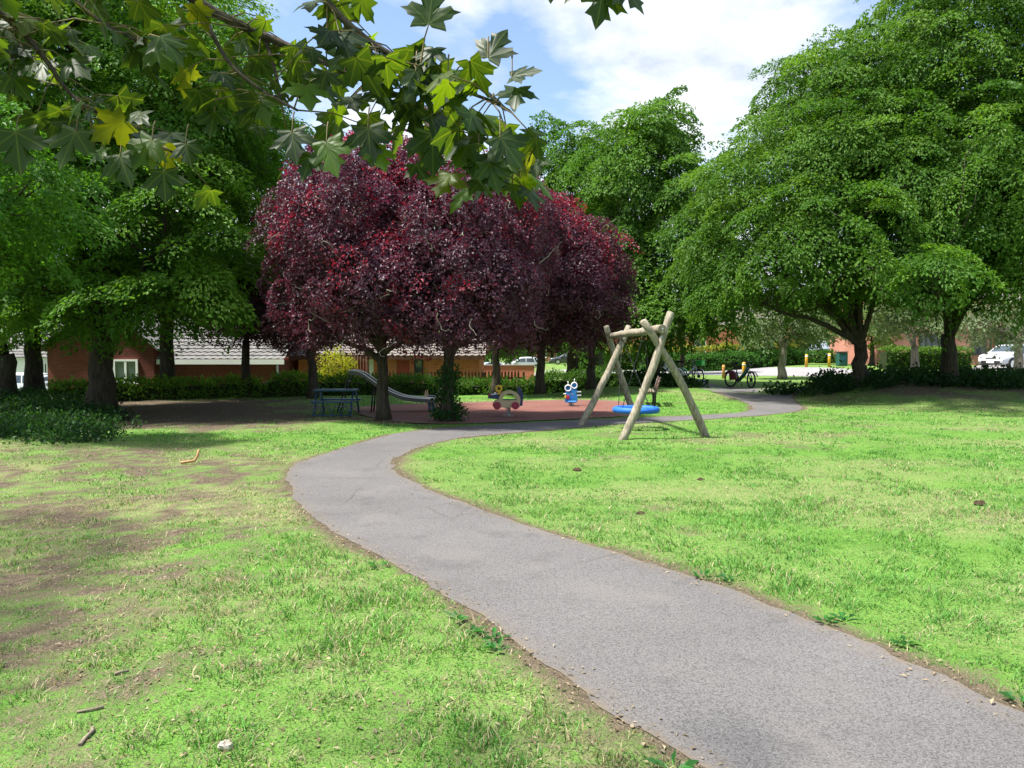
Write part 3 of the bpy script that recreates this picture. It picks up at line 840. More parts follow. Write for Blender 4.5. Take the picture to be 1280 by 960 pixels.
# the two big hornbeams on the bank
RG = 'great spreading green trees on the grass bank'
R1 = base(1074, 482)
tree('broadleaf_tree', 'great spreading green tree on the bank with low fanning boughs, nearer the parked hire bike', 51, R1,
     [(985, 225, 82, 88, 0, 3.3), (1045, 160, 90, 90, .5, 3.5), (918, 305, 58, 82, -.5, 2.9), (1010, 310, 125, 75, -1.5, 4.2), (1075, 230, 100, 100, -1, 3.6), (952, 382, 86, 38, -.5, 3.2), (1110, 330, 95, 60, -1, 3.6), (1050, 395, 105, 28, 0, 3.4), (908, 240, 38, 48, 0, 2.2), (1030, 112, 62, 45, 1, 2.5)],
     R1.y, .25, 1.5, 760, 360, .66, .115, .064, GREEN, group=RG, gap=.28, nt=320, k=1.3, zmin=2.8)
R2 = base(1184, 480)
tree('broadleaf_tree', 'great green tree on the bank whose trunk flares where boughs part, facing the square hedge', 52, R2,
     [(1168, 100, 112, 105, 0, 3.7), (1240, 130, 130, 130, -.5, 4), (1190, 230, 130, 90, -1.5, 4), (1270, 290, 110, 75, -2, 3.8), (1190, 30, 100, 90, 0, 3.6), (1260, 0, 140, 110, 0, 4), (1160, 345, 42, 30, -6, 1.2), (1230, 355, 75, 40, -1.5, 2.6), (1330, 180, 120, 150, 0, 4)],
     R2.y, .27, 1.7, 760, 360, .66, .115, .064, GREEN, group=RG, gap=.28, nt=300, k=1.3, zmin=2.8)
R3 = Vector((22.5, 26.5, hz(22.5, 26.5)))
tree('broadleaf_tree', 'bright green tree at the picture edge hanging low layered boughs', 53, R3,
     [(1290, 270, 75, 55, -2, 2.6), (1300, 330, 50, 35, -2.5, 2.0), (1350, 200, 120, 120, 0, 3.4)],
     26.5, .3, 2.0, 130, 480, 0.8, 0.13, 0.075, [tuple(v * 1.25 for v in c) for c in GREEN], group=RG, zmin=1.8)

# small trees by the car park
SG = 'young trees around the car park'
OLIVE = [(.06, .105, .035), (.085, .135, .05), (.12, .17, .08), (.15, .19, .10)]
s1 = onground(978, 44)
tree('young_tree', 'young tree forking into a vee above the grass verge beside the hire bike', 61, s1, [(975, 395, 52, 30, 0, 2), (1010, 400, 40, 28, .5, 1.8), (945, 405, 30, 22, 0, 1.5)],
     44, .22, 2.0, 80, 130, 0.6, 0.18, 0.09, OLIVE, bark='bark_pale', group=SG, nt=70, limbr=.6, zmin=1.6)
s2 = onground(1143, 48)
tree('young_tree', 'young tree with a pale grey trunk in front of the square clipped hedge', 62, s2, [(1140, 402, 50, 18, 0, 2), (1120, 390, 40, 22, 0, 2)],
     48, .26, 1.7, 80, 130, .6, .18, .09, OLIVE, bark='bark_pale', group=SG, nt=60, zmin=1.3)
s3 = onground(1273, 42)
tree('young_tree', 'silvery leaved tree with a grey trunk in front of the pale parked off-roader', 63, s3, [(1245, 405, 42, 24, 0, 1.8), (1215, 398, 30, 20, 0, 1.4), (1285, 395, 40, 30, 0, 1.8)],
     42, .25, 2.2, 80, 130, 0.6, 0.18, 0.09, [(.11, .16, .09), (.15, .20, .12), (.20, .25, .16)], bark='bark_pale', group=SG, nt=70, zmin=1.5)
s4 = onground(852, 54)
tree('young_tree', 'slender tree with a straight brown trunk in front of the yellow green hedge', 64, s4, [(850, 405, 40, 20, 0, 2), (870, 395, 40, 20, 0, 2)],
     54, .16, 2.4, 80, 130, 0.6, 0.18, 0.09, OLIVE, group=SG, nt=40, zmin=1.8)
s5 = onground(957, 62)
tree('young_tree', 'thin young tree at the roadside beyond the vee shaped one', 65, s5, [(955, 415, 28, 16, 0, 1.6), (1030, 412, 35, 16, 0, 2)],
     62, .14, 2.2, 80, 130, .6, .18, .09, OLIVE, bark='bark_pale', group=SG, nt=40, zmin=1.8)
s6 = onground(1090, 58)
tree('young_tree', 'bushy bright green tree between the low pale car and the clipped hedge', 66, s6, [(1096, 422, 20, 12, 0, 1.4), (1085, 402, 40, 18, 0, 2)],
     58, .18, 1.7, 80, 130, .6, .18, .09, [(.08, .15, .025), (.12, .2, .035), (.17, .25, .05)], group=SG, nt=40, zmin=1.0)

# trees far behind the houses: one pattern, each copy a tree of its own
def far_tree(seed, lob):
    rs = np.random.RandomState(seed)
    t = thing('distant_tree', 'x', 'tree', (0, 0, 0), 0, 'distant trees behind the houses')
    C, O = sprays(rs, lob, 130, .5, .9, .8, None, .9)
    skeleton(rs, .3, 2.2, lob, C, nt=40).build('trunk', M['bark'], t)
    V, Fc, tint = crown(rs, C, O, 130, .95, .2, .30, .19, GREEN_M, .5)
    bulk('crown', M['leaf_green'], V, 3, Fc, tint, t)
    return t
ft = far_tree(71, [(0, 0, 5.5, 3.6, 3.4, 3.2), (1.5, .5, 8, 2.6, 2.6, 2.2), (-1.8, 0, 7.2, 2.4, 2.6, 2.2), (0, 0, 3.2, 3.2, 3, 1.5)])
spots = [(-330, 60, 1.2, 'behind the white walled house'), (-60, 66, 1.1, 'behind the thickest trunk'), (30, 74, 1.0, 'seen beside the white walled house'), (170, 62, .95, 'over the white window of the bungalow'), (290, 58, .9, 'over the pale tiled roof'),
         (395, 64, .95, 'over the iron gate'), (470, 60, .9, 'over the slide'), (545, 66, .9, 'over the orange brick house, towards its red door'), (608, 100, .95, 'behind the nearer silver hatchback'), (648, 97, .85, 'behind the white hatchback'), (690, 104, .9, 'beside the far brick terrace'),
         (730, 76, .62, 'beyond the purple tree with the rounded top'), (790, 92, .9, 'behind the basket swing'), (858, 100, .8, 'over the yellow green hedge'), (930, 98, .85, 'over the far brick wall'), (1000, 100, .9, 'behind the estate car'), (1062, 92, .9, 'behind the low pale car'), (1130, 88, 1.0, 'over the square clipped hedge'), (1225, 90, 1.1, 'over the arched window'), (1330, 84, 1.1, 'beyond the silvery leaved tree'), (1480, 80, 1.2, 'past the end of the brick house')]
for i, (px, Y, s_, w) in enumerate(spots):
    o = ft if i == 0 else copy_tree(ft)
    p = onground(px, Y); o.location = p; o.rotation_euler.z = i * 1.37; o.scale = (s_, s_, s_ * (.9 + .2 * ((i * 7) % 5) / 5))
    o['label'] = 'distant leafy green tree ' + w

# ------------------------------------------------------------------ hedges and shrubs
def hedge(name, label, cat, pts, w, h, dens, L, W, cols, seed, topcols=None, rough=.08, group=None, solid=True, mat='leaf_green'):
    rs = np.random.RandomState(seed)
    t = thing(name, label, cat, (pts[0][0], pts[0][1], hz(*pts[0])), 0, group); o0 = np.array([pts[0][0], pts[0][1], hz(*pts[0])])
    A = np.array(pts, float); ln = np.linalg.norm(np.diff(A, axis=0), axis=1).sum()
    ns = max(2, int(ln / .5)); S_ = resample(A, ns)
    dv = np.gradient(S_, axis=0); dv = unit(dv); nv = np.c_[-dv[:, 1], dv[:, 0]]
    hh = h * (1 + (fbm(np.arange(ns) * .6, np.full(ns, seed * 3.1), 3) - .5) * rough * 4)
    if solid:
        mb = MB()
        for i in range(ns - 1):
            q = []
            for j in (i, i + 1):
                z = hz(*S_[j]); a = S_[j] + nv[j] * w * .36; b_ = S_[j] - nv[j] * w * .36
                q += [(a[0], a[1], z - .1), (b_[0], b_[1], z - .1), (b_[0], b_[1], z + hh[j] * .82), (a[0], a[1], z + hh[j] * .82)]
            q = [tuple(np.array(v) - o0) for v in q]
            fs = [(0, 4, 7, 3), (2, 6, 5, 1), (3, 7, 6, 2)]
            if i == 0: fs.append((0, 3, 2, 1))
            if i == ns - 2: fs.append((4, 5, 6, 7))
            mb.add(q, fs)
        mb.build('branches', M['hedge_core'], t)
    n = int(dens * 2.1 * ln * (2 * h + w))
    k = rs.rand(n) * (ns - 1); i = k.astype(int); f = (k - i)[:, None]
    c = S_[i] * (1 - f) + S_[i + 1] * f; nn = nv[i]; H = hh[i]
    face = rs.rand(n); ft_ = w / (2 * h + w); 
    u = np.where(face < ft_, rs.rand(n) * 2 - 1, np.where(rs.rand(n) < .62, -1.0, 1.0))
    zz = np.where(face < ft_, 1.0, rs.rand(n)) * H
    ind = 1 + rs.randn(n) * rough
    P = np.c_[c + nn * (u * w * .5 * ind)[:, None], hgt(c[:, 0], c[:, 1]) + zz * (1 + rs.randn(n) * rough * .6)]
    N = np.where((face < ft_)[:, None], np.array([[0, 0, 1.0]]), np.c_[nn * np.sign(u)[:, None], np.full(n, .2)])
    V, Fc, col = bush_leaves(rs, P - o0, N, 7, .06, L, W, cols)
    if topcols is not None:
        top = np.repeat((zz > H * .86) & (rs.rand(n) < .8), 7 * 4)
        col[top] = np.repeat(np.array(topcols)[rs.randint(0, len(topcols), top.sum() // 4)], 4, 0)
    bulk('foliage', M[mat], V, 3, Fc, col, t)
    return t
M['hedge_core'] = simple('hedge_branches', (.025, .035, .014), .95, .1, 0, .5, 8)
HG = [(.022, .06, .010), (.034, .09, .012), (.055, .125, .016), (.085, .165, .022)]
def gp(px, Y): p = onground(px, Y); return (p.x, p.y)
hedge('hedge', 'low ferny hedge with light green tips in front of the dark brick bungalow', 'hedge', [gp(60, 24.5), gp(230, 26.3), gp(400, 28.2)], .9, .55, 26, .14, .05, [(.05, .12, .015), (.08, .18, .022), (.12, .25, .03), (.16, .30, .04)], 81, rough=.16)
hedge('hedge', 'dark low hedge between the playground and the picket fence', 'hedge', [gp(402, 28.6), gp(520, 29.8), gp(690, 31.5), gp(765, 34)], 1.0, .68, 24, .12, .06, [(.03, .085, .012), (.05, .12, .016), (.08, .17, .024)], 82, rough=.14)
hedge('hedge', 'long far hedge with a yellow topped edge under the distant brick wall', 'hedge', [gp(752, 66), gp(880, 65), gp(1000, 66)], 1.3, 1.75, 9, .22, .12, HG, 83, topcols=[(.24, .27, .03), (.18, .24, .03), (.30, .27, .05)], rough=.08)
hedge('hedge', 'rounded mid green hedge along the kerb below the yellow topped one', 'hedge', [gp(800, 60.5), gp(900, 60), gp(1000, 62)], 1.5, 1.1, 10, .2, .11, [(.03, .10, .02), (.05, .14, .025), (.08, .19, .04)], 84, rough=.12)
hedge('hedge', 'square clipped hedge with crisp flat top in front of the brick house', 'hedge', [gp(1104, 52), gp(1208, 52)], 1.3, 1.32, 16, .15, .09, HG, 85, rough=.02, topcols=[(.10, .20, .03), (.13, .23, .04)])
hedge('hedge', 'low green hedge edging the parked cars behind the two yellow bollards', 'hedge', [gp(1000, 70), gp(1100, 66)], 1.4, .95, 9, .2, .11, [(.03, .10, .02), (.06, .15, .03), (.10, .2, .04)], 86, rough=.12)
hedge('hedge', 'bright clipped green hedge block beside the far terrace', 'hedge', [gp(722, 60), gp(752, 59)], 1.6, 2.3, 10, .2, .11, [(.05, .14, .02), (.08, .19, .03), (.12, .24, .04)], 87, rough=.08)

def shrub(name, label, cat, centre, lobes, n, per, spread, L, W, cols, seed, group=None, mat='leaf_green'):
    rs = np.random.RandomState(seed)
    t = thing(name, label, cat, centre, 0, group)
    C, O = sprays(rs, lobes, n, .55, 2, 1, None, .1)
    C[:, 2] = np.maximum(C[:, 2], .03)
    mb = MB()
    for s_ in rs.permutation(len(C))[:24]:
        e = Vector(C[s_]); a = Vector((rs.randn() * .08, rs.randn() * .08, -.05))
        mb.tube([a, a.lerp(e, .5) + Vector((0, 0, .08)), e], [.016, .011, .005], 5, cap=False)
    mb.build('stem', M['bark'], t)
    V, Fc, c = bush_leaves(rs, C, O, per, spread, L, W, cols, .5)
    bulk('foliage', M[mat], V, 3, Fc, c, t)
    return t
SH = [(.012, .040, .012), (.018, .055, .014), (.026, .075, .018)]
ys = onground(418, 31.5)
shrub('shrub', 'glowing yellow green shrub in front of the iron gate', 'shrub', ys, [(0, 0, 1.5, .75, .5, .8), (.2, 0, .7, .7, .5, .7)], 160, 16, .12, .11, .06, [(.22, .27, .02), (.32, .34, .03), (.42, .40, .04)], 91)
def undergrowth(name, label, cat, pts_xyh, per, L, W, cols, seed, spread=.12):
    rs = np.random.RandomState(seed); P = []; N = []
    for (x, y, r, h, n) in pts_xyh:
        a = rs.rand(n) * 6.28; q = np.sqrt(rs.rand(n)) * r
        xx = x + np.cos(a) * q; yy = y + np.sin(a) * q
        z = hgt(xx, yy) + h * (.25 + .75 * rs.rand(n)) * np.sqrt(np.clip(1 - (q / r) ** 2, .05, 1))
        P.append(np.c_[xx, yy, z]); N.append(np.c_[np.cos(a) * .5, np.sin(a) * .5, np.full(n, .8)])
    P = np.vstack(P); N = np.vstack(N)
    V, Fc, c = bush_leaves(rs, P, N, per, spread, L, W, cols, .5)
    return tag(bulk(name, M['leaf_green'], V, 3, Fc, c), label, cat, kind='stuff')
rs = np.random.RandomState(3)
lst = []
for k in range(120):
    px = -90 + 225 * rs.rand(); 
    yp = 500 + (555 - 500) * rs.rand() - (6 if px < 60 else 0)
    if px > 95 and yp > 548: continue
    g_ = G(px, yp); lst.append((g_.x, g_.y, .35 + .3 * rs.rand(), (.08 + .26 * rs.rand() ** 3) * (1.5 if px < 60 and yp < 530 else .8), 26))
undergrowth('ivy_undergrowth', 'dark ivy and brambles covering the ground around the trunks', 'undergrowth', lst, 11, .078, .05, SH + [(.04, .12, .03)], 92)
lst = []
for k in range(150):
    x = 9.9 + 17 * rs.rand() ** .9; y = 26.2 + 3.4 * rs.rand() - 1.0 * S((x - 10) / 3); e = S((x - 9.6) / 1.2)
    lst.append((x, y, .45 + .35 * rs.rand(), (.10 + .26 * rs.rand() ** 2) * float(.5 + .5 * e), 30))
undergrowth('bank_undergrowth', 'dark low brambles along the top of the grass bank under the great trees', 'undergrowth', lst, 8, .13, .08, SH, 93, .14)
lst = []
for k in range(26):
    px = 868 + rs.rand() * 8 - 40 * rs.rand(); g_ = onground(px, 33.5 + 1.2 * rs.rand()); lst.append((g_.x, g_.y, .4, .14, 16))
for k in range(40):
    px = 770 + 66 * rs.rand(); g_ = onground(px, 34.5 + 1.5 * rs.rand()); lst.append((g_.x, g_.y, .6, .5, 24))
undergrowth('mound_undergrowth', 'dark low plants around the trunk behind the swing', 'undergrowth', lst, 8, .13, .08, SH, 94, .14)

# ------------------------------------------------------------------ the maple whose bough hangs over the view
def maple():
    rs = np.random.RandomState(101)
    bx, by = -6.4, -1.2
    t = thing('maple_tree', 'maple with large lobed leaves hanging its bough across the top of the view', 'tree', (bx, by, 0))
    B = Vector((bx, by, 0))
    tr = MB(); tr.tube([Vector((0, 0, -.1)), Vector((.02, 0, .6)), Vector((.06, .03, 1.6)), Vector((.1, .05, 2.8)), Vector((-.2, .2, 5.5)), Vector((-.7, .4, 9.0))], [.27, .20, .18, .16, .11, .03], 14)
    for q in range(9):
        a = q * 2.4; z = 3.6 + q * .5; st_ = Vector((-.05 - .05 * q, .1 + .03 * q, z)); e = st_ + Vector((math.cos(a) * 2.2 - .4, math.sin(a) * 3.2 + 2.2, 1.9)); tr.tube([st_, st_.lerp(e, .5) + Vector((0, 0, .25)), e], [.06, .04, .012], 6, cap=False)
    tr.build('trunk', M['bark'], t)
    outline = [(0, 0), (.08, -.09), (.24, -.11), (.44, -.15), (.40, 0), (.35, .12), (.53, .19), (.58, .30), (.75, .43), (.56, .44), (.47, .56), (.33, .50), (.20, .47), (.25, .64), (.34, .75), (.17, .79), (.10, .92), (0, 1.08)]
    full = outline + [(-x, y) for x, y in outline[-2:0:-1]]
    O2 = np.array(full); n = len(O2)
    mid = O2 * .5 + np.array([[0, .08]])
    base2 = np.vstack([[[0, .2]], mid, O2])
    Fc = []
    for i in range(n):
        j = (i + 1) % n
        Fc += [(0, 1 + i, 1 + j), (1 + i, 1 + n + i, 1 + n + j), (1 + i, 1 + n + j, 1 + j)]
    Fc = np.array(Fc); nv = len(base2)
    Vs, Fs, Ts, Us = [], [], [], []; cnt = [0]
    stalk = MB()
    def leaf(p, d, nrm, size, petiole_from=None, cup=.2):
        d = Vector(d).normalized(); nrm = Vector(nrm); nrm = (nrm - d * nrm.dot(d)).normalized(); bn = nrm.cross(d)
        x, y = base2[:, 0], base2[:, 1]
        r2 = x * x + y * y
        wob = rs.randn(3) * .05
        z = -cup * r2 * .6 + .10 * np.abs(x) * (1 - np.abs(x)) + .05 * np.sin(x * 7 + wob[0] * 60) * np.sqrt(r2) + wob[1] * x
        pts = np.outer(x * size, bn) + np.outer(y * size, d) + np.outer(z * size, nrm) + np.array(p)
        Vs.append(pts); Fs.append(Fc + cnt[0] * nv); cnt[0] += 1; Us.append(base2)
        u = rs.rand(); c = np.array([.007, .024, .012]) * (1 - u) + np.array([.016, .044, .012]) * u
        if rs.rand() < .30: c = np.array([.034, .080, .010]) * (.8 + .5 * u)  # old and young leaves; the spread also paints in shaded and backlit ones
        if rs.rand() < .06: c = np.array([.05, .075, .010])
        Ts.append(np.tile(c, (nv, 1)))
        if petiole_from is not None:
            a = Vector(petiole_from); e = Vector(p); stalk.tube([a, a.lerp(e, .5) + Vector((0, 0, .012)), e], [.0022, .0016, .0014], 5, cap=False)
    def bough(pts, r0, r1, name='branch'):
        pts = [Vector(p) - B for p in pts]
        # smooth
        P = smooth_poly(np.array([tuple(p) for p in pts]), 2); k = len(P)
        mb = MB(); mb.tube([Vector(p) for p in P], [r1 + (r0 - r1) * (1 - i / (k - 1)) ** 1.7 for i in range(k)], 7); mb.build(name, M['bark_twig'], t)
        return P
    M['bark_twig'] = bark_mat('maple_bark', (.05, .04, .03), (.16, .13, .10), 3)
    st = Vector((bx + .12, by + .05, 3.0))
    b1 = bough([st, (-2.2, .2, 3.2), at(120, -120, 1.75), at(235, 0, 1.85), at(330, 45, 1.9), at(430, 88, 1.9), at(520, 130, 1.85), at(590, 165, 1.8), at(640, 190, 1.75)], .026, .003)
    b2 = bough([st, (-1.8, .3, 3.5), at(300, -160, 1.7), at(395, -10, 1.7), at(450, 45, 1.7), at(512, 82, 1.68), at(570, 110, 1.66), at(625, 130, 1.62)], .02, .003)
    b3 = bough([st, (-2.6, .4, 2.9), at(-120, -40, 1.9), at(0, 10, 2.0), at(55, 70, 2.05), at(90, 125, 2.05), at(150, 155, 2.0), at(215, 190, 1.95)], .02, .003)
    b4 = bough([st, (-1.2, .2, 3.4), at(560, -150, 1.55), at(690, -60, 1.5), at(745, -12, 1.45)], .022, .004)
    b5 = bough([at(250, 8, 1.86), at(268, 50, 1.84), at(290, 85, 1.8), at(330, 115, 1.78), at(372, 138, 1.75)], .007, .003, 'twig')
    b6 = bough([at(330, 45, 1.9), at(345, 90, 1.88), at(352, 130, 1.84)], .006, .003, 'twig')
    b7 = bough([at(120, -120, 1.75), at(60, -40, 1.7), at(110, 20, 1.72), at(180, 55, 1.7)], .01, .003, 'twig')
    b8 = bough([at(520, 130, 1.85), at(545, 175, 1.8), at(600, 205, 1.72), at(630, 215, 1.7)], .006, .003, 'twig')
    def scatter(P, n, px_lo, smin, smax, drop=.06, lo=0, hi=1):
        """leaves along a bough, hanging on stalks"""
        k = len(P)
        for _ in range(n):
            f = (lo + (hi - lo) * rs.rand()) * (k - 1.001); i = int(f); a = Vector(P[i]).lerp(Vector(P[i + 1]), f - i)
            off = Vector((rs.randn() * .07, rs.randn() * .09, -abs(rs.randn()) * drop + .02))
            p = a + off
            az = rs.rand() * 6.28
            d = Vector((math.cos(az), math.sin(az), -.55 - .7 * rs.rand()))
            nr = Vector((rs.randn() * .45, rs.randn() * .45, 1))
            leaf(p, d, nr, smin + (smax - smin) * rs.rand(), a, .1 + .3 * rs.rand())
    scatter(b1, 61, 0, 0.055, 0.085, .05, .42, 1)
    scatter(b2, 53, 0, 0.055, 0.085, .05, .42, 1)
    scatter(b3, 52, 0, 0.055, 0.088, .05, .3, 1)
    scatter(b3, 15, 0, 0.055, 0.081, .08, .3, .6)
    scatter(b5, 10, 0, 0.052, 0.077, .04, .2, 1)
    scatter(b6, 6, 0, 0.052, 0.074, .04, .3, 1)
    scatter(b7, 27, 0, 0.055, 0.081, .05, .2, 1)
    scatter(b8, 13, 0, 0.052, 0.074, .05, .3, 1)
    # leaves one can tell apart, where they hang
    def hang(px, py, Y, size, roll, tilt=.35, src=None, cup=.15):
        """a leaf whose stalk end is at that place, pointing down in the roll direction, facing the view"""
        p = at(px, py, Y) - B; d = Vector((math.sin(R(roll)), -tilt, -math.cos(R(roll))))
        nr = Vector((rs.randn() * .15, -.75, .65)); leaf(p, d, nr, size, (at(*src, Y) - B) if src else p + Vector((0, .02, .05)), cup)
    hang(540, 168, 1.62, .088, 5, .3, (548, 140)); hang(536, 30, 1.6, .085, 175, -.2, (526, 78)); hang(585, 180, 1.6, .062, -25)
    hang(625, 172, 1.55, .075, 35, .2); hang(612, 205, 1.55, .066, 18); hang(598, 195, 1.6, .05, -10)
    hang(755, -18, 1.4, .075, -10, .1); hang(735, -25, 1.42, .06, -45, .2); hang(775, -20, 1.4, .066, 40, .1); hang(688, -14, 1.45, .03, 0)
    hang(268, 140, 1.75, .062, -5); hang(365, 165, 1.72, .075, 12); hang(408, 178, 1.72, .085, 20); hang(390, 195, 1.72, .06, -20); hang(460, 160, 1.68, .085, 8); hang(470, 185, 1.68, .06, 25)
    hang(150, 195, 1.85, .085, 25); hang(205, 215, 1.85, .08, 10); hang(95, 165, 1.9, .1, -15); hang(20, 165, 1.9, .11, 15); hang(190, 175, 1.85, .085, -25); hang(232, 180, 1.8, .06, 20)
    hang(520, 88, 1.62, .075, 30); hang(560, 95, 1.6, .085, 15); hang(610, 72, 1.6, .075, 150, -.2); hang(640, 96, 1.58, .06, 100)
    # unseen leaves of the upper crown, added to shade the bough
    for _ in range(190):
        Yq = 1.5 + 1.3 * rs.rand(); p = at(-350 + 620 * rs.rand(), -60 - 620 * rs.rand() ** .8, Yq) - B
        az = rs.rand() * 6.28; leaf(p, (math.cos(az), math.sin(az), -.5), (rs.randn() * .4, rs.randn() * .4, 1), .07 + .04 * rs.rand())
    for _ in range(1700):  # unseen crown mass, added and placed to cast soft shade on the lawn
        a = rs.rand() * 6.28; q = math.sqrt(rs.rand()); wx = -7.9 + 2.9 * q * math.cos(a); wy = 1.6 + 5.4 * q * math.sin(a)
        p = Vector((wx, wy, max(4.6, 2.0 + .58 * wy) + 3.4 * rs.rand() * (1.1 - q * q))) - B
        az = rs.rand() * 6.28
        leaf(p, (math.cos(az), math.sin(az), -.5), (rs.randn() * .4, rs.randn() * .4, 1), .10 + .06 * rs.rand())
    bulk('foliage', M['maple'], np.vstack(Vs), 3, np.vstack(Fs), np.vstack(Ts), t, uv=np.vstack(Us), smooth=True)
    tag(stalk.build('leaf_stalks', M['stalk'], t), kind='stuff')
M['stalk'] = simple('leaf_stalk', (.12, .09, .03), .6)
maple()

# ------------------------------------------------------------------ basket swing
def pole_mesh(mb, a, b, r, seed):
    rs = np.random.RandomState(seed); a = Vector(a); b = Vector(b); q = []; rr = []
    bend = Vector((rs.randn() * .03, rs.randn() * .03, 0))
    for i in range(13):
        t = i / 12; q.append(a.lerp(b, t) + bend * math.sin(t * 3.14) * 1.6 + Vector(rs.randn(3)) * .004)
        rr.append(r * (1.10 - .18 * t) * (1 + .04 * math.sin(t * 17 + seed)))
    q.append(q[-1] + (b - a).normalized() * .012); rr.append(rr[-1] * .72)
    mb.tube(q, rr, 12)

def swing():
    fn1, fn2 = G(775, 550), G(885, 545); ff1, ff2 = G(723, 532), G(797, 523)
    o = (fn1 + fn2 + ff1 + ff2) / 4; o.z = 0
    t = thing('basket_swing', 'wooden basket swing of crossed weathered poles with a blue ring seat', 'swing', o)
    tops = [at(838, 391, 14.35), at(804, 401, 14.25), at(786, 408, 17.5), at(758, 408, 17.75)]
    feet = [fn1, fn2, ff1, ff2]
    for i, (f, tp) in enumerate(zip(feet, tops)):
        mb = MB(); pole_mesh(mb, f - o + Vector((0, 0, -.12)), tp - o, .073, 10 + i); mb.build('pole', M['pole'], t)
    a = at(828, 411, 14.15) - o; b = at(762, 420, 18.0) - o
    mb = MB(); pole_mesh(mb, a, b, .072, 31); mb.build('crossbeam', M['pole'], t)
    for (f, tp, hgt_) in ((fn1, tops[0], 430), (ff2, tops[3], 430)):
        k = .80; p = (f - o).lerp(tp - o, k); ax = Vector((0, -1, .1)).normalized()
        MB().disc(p + ax * .075, ax, .022, .03, 10).build('bolt', M['spring'], t)
    for e in (a, b): MB().disc(e + (a - b).normalized() * (.018 if e is a else -.018), (a - b), .016, .02, 10).build('bolt', M['spring'], t)
    c = at(795, 512, 16.1) - o
    mb = MB(); mb.torus(c, (0, 0, 1), .43, .065, 40, 12); ring = mb.build('seat_ring', M['swing_blue'], t)
    net = MB()
    for k in range(-4, 5):
        d = k * .095; h = math.sqrt(max(0, .40 ** 2 - d * d))
        for ax in (0, 1):
            pts = []
            for i in range(9):
                u = -h + 2 * h * i / 8; sag = -.06 * (1 - (u * u + d * d) / .17)
                pts.append(c + (Vector((u, d, sag)) if ax == 0 else Vector((d, u, sag))))
            net.tube(pts, .007, 4, cap=False)
    net.build('net', M['rope'], ring)
    for s_, tt in ((-1, .30), (1, .72)):
        p = a.lerp(b, tt) + Vector((0, 0, -.06))
        for sx in (-1, 1):
            e = c + Vector((sx * .33, s_ * .28 * (1 if tt < .5 else 1) * -1 * -1, .05))
            mb = MB(); n = 20; q = [p.lerp(e, i / n) for i in range(n + 1)]
            mb.tube(q, .008, 5, cap=False)
            for i in range(1, n, 2): mb.torus(q[i], (1, .3, 0), .016, .005, 8, 4)
            mb.build('chain', M['rope'], t)
    for p in (a.lerp(b, .30), a.lerp(b, .72)): MB().torus(p, (b - a), .078, .008, 16, 6).build('bracket', M['spring'], t)
swing()

# ------------------------------------------------------------------ playground
def slide():
    Y = 20.6; o = onground(500, Y)
    t = thing('slide', 'small steel slide with a grey curved chute and black legs', 'slide', o)
    prof = [at(px, py, Y) - o for px, py in ((438, 467), (446, 467), (455, 470), (466, 478), (478, 486), (490, 493), (503, 498.5), (518, 501), (535, 502), (545, 502.5))]
    P = smooth_poly(np.array([tuple(p) for p in prof]), 2); w = .22
    V = []; Fq = []
    sec = [(-w - .02, .085), (-w, .085), (-w + .02, .012), (0, 0), (w - .02, .012), (w, .085), (w + .02, .085), (w + .02, -.015), (0, -.03), (-w - .02, -.015)]
    k = len(sec)
    for p in P:
        for yy, zz in sec: V.append((p[0], p[1] + yy, p[2] + zz))
    for i in range(len(P) - 1):
        for j in range(k): Fq.append((i * k + j, i * k + (j + 1) % k, (i + 1) * k + (j + 1) % k, (i + 1) * k + j))
    mb = MB(); mb.add(V, Fq); mb.build('chute', M['chute'], t)
    for s_ in (-1, 1):
        mb = MB(); mb.tube([Vector((p[0], p[1] + s_ * (w + .01), p[2] + .092)) for p in P], .017, 6); mb.build('side_rail', M['play_white'], t)
    z0 = 0.0
    for px in (537, 541):
        for s_ in (-1, 1):
            p = at(px, 503, Y) - o; mb = MB(); mb.tube([Vector((p.x, s_ * .17, -.05)), Vector((p.x, s_ * .17, p.z))], .02, 6); mb.build('leg', M['metal_blue'], t)
    for s_ in (-1, 1):
        p = at(468, 481, Y) - o; mb = MB(); mb.tube([Vector((p.x - .06, s_ * .2, -.05)), Vector((p.x, s_ * .18, p.z - .03))], .022, 6); mb.build('leg', M['black_metal'], t)
    p = at(440, 468, Y) - o
    for s_ in (-1, 1):
        mb = MB(); mb.tube([Vector((p.x - .38, s_ * .2, -.05)), Vector((p.x - .02, s_ * .2, p.z)), Vector((p.x + .05, s_ * .2, p.z + .06))], .02, 6); mb.build('ladder_rail', M['black_metal'], t)
    for i in range(4):
        f = (i + .8) / 4.6; MB().box((p.x - .38 + .36 * f, 0, -.05 + (p.z + .05) * f), (.09, .4, .02)).build('step', M['black_metal'], t)
slide()

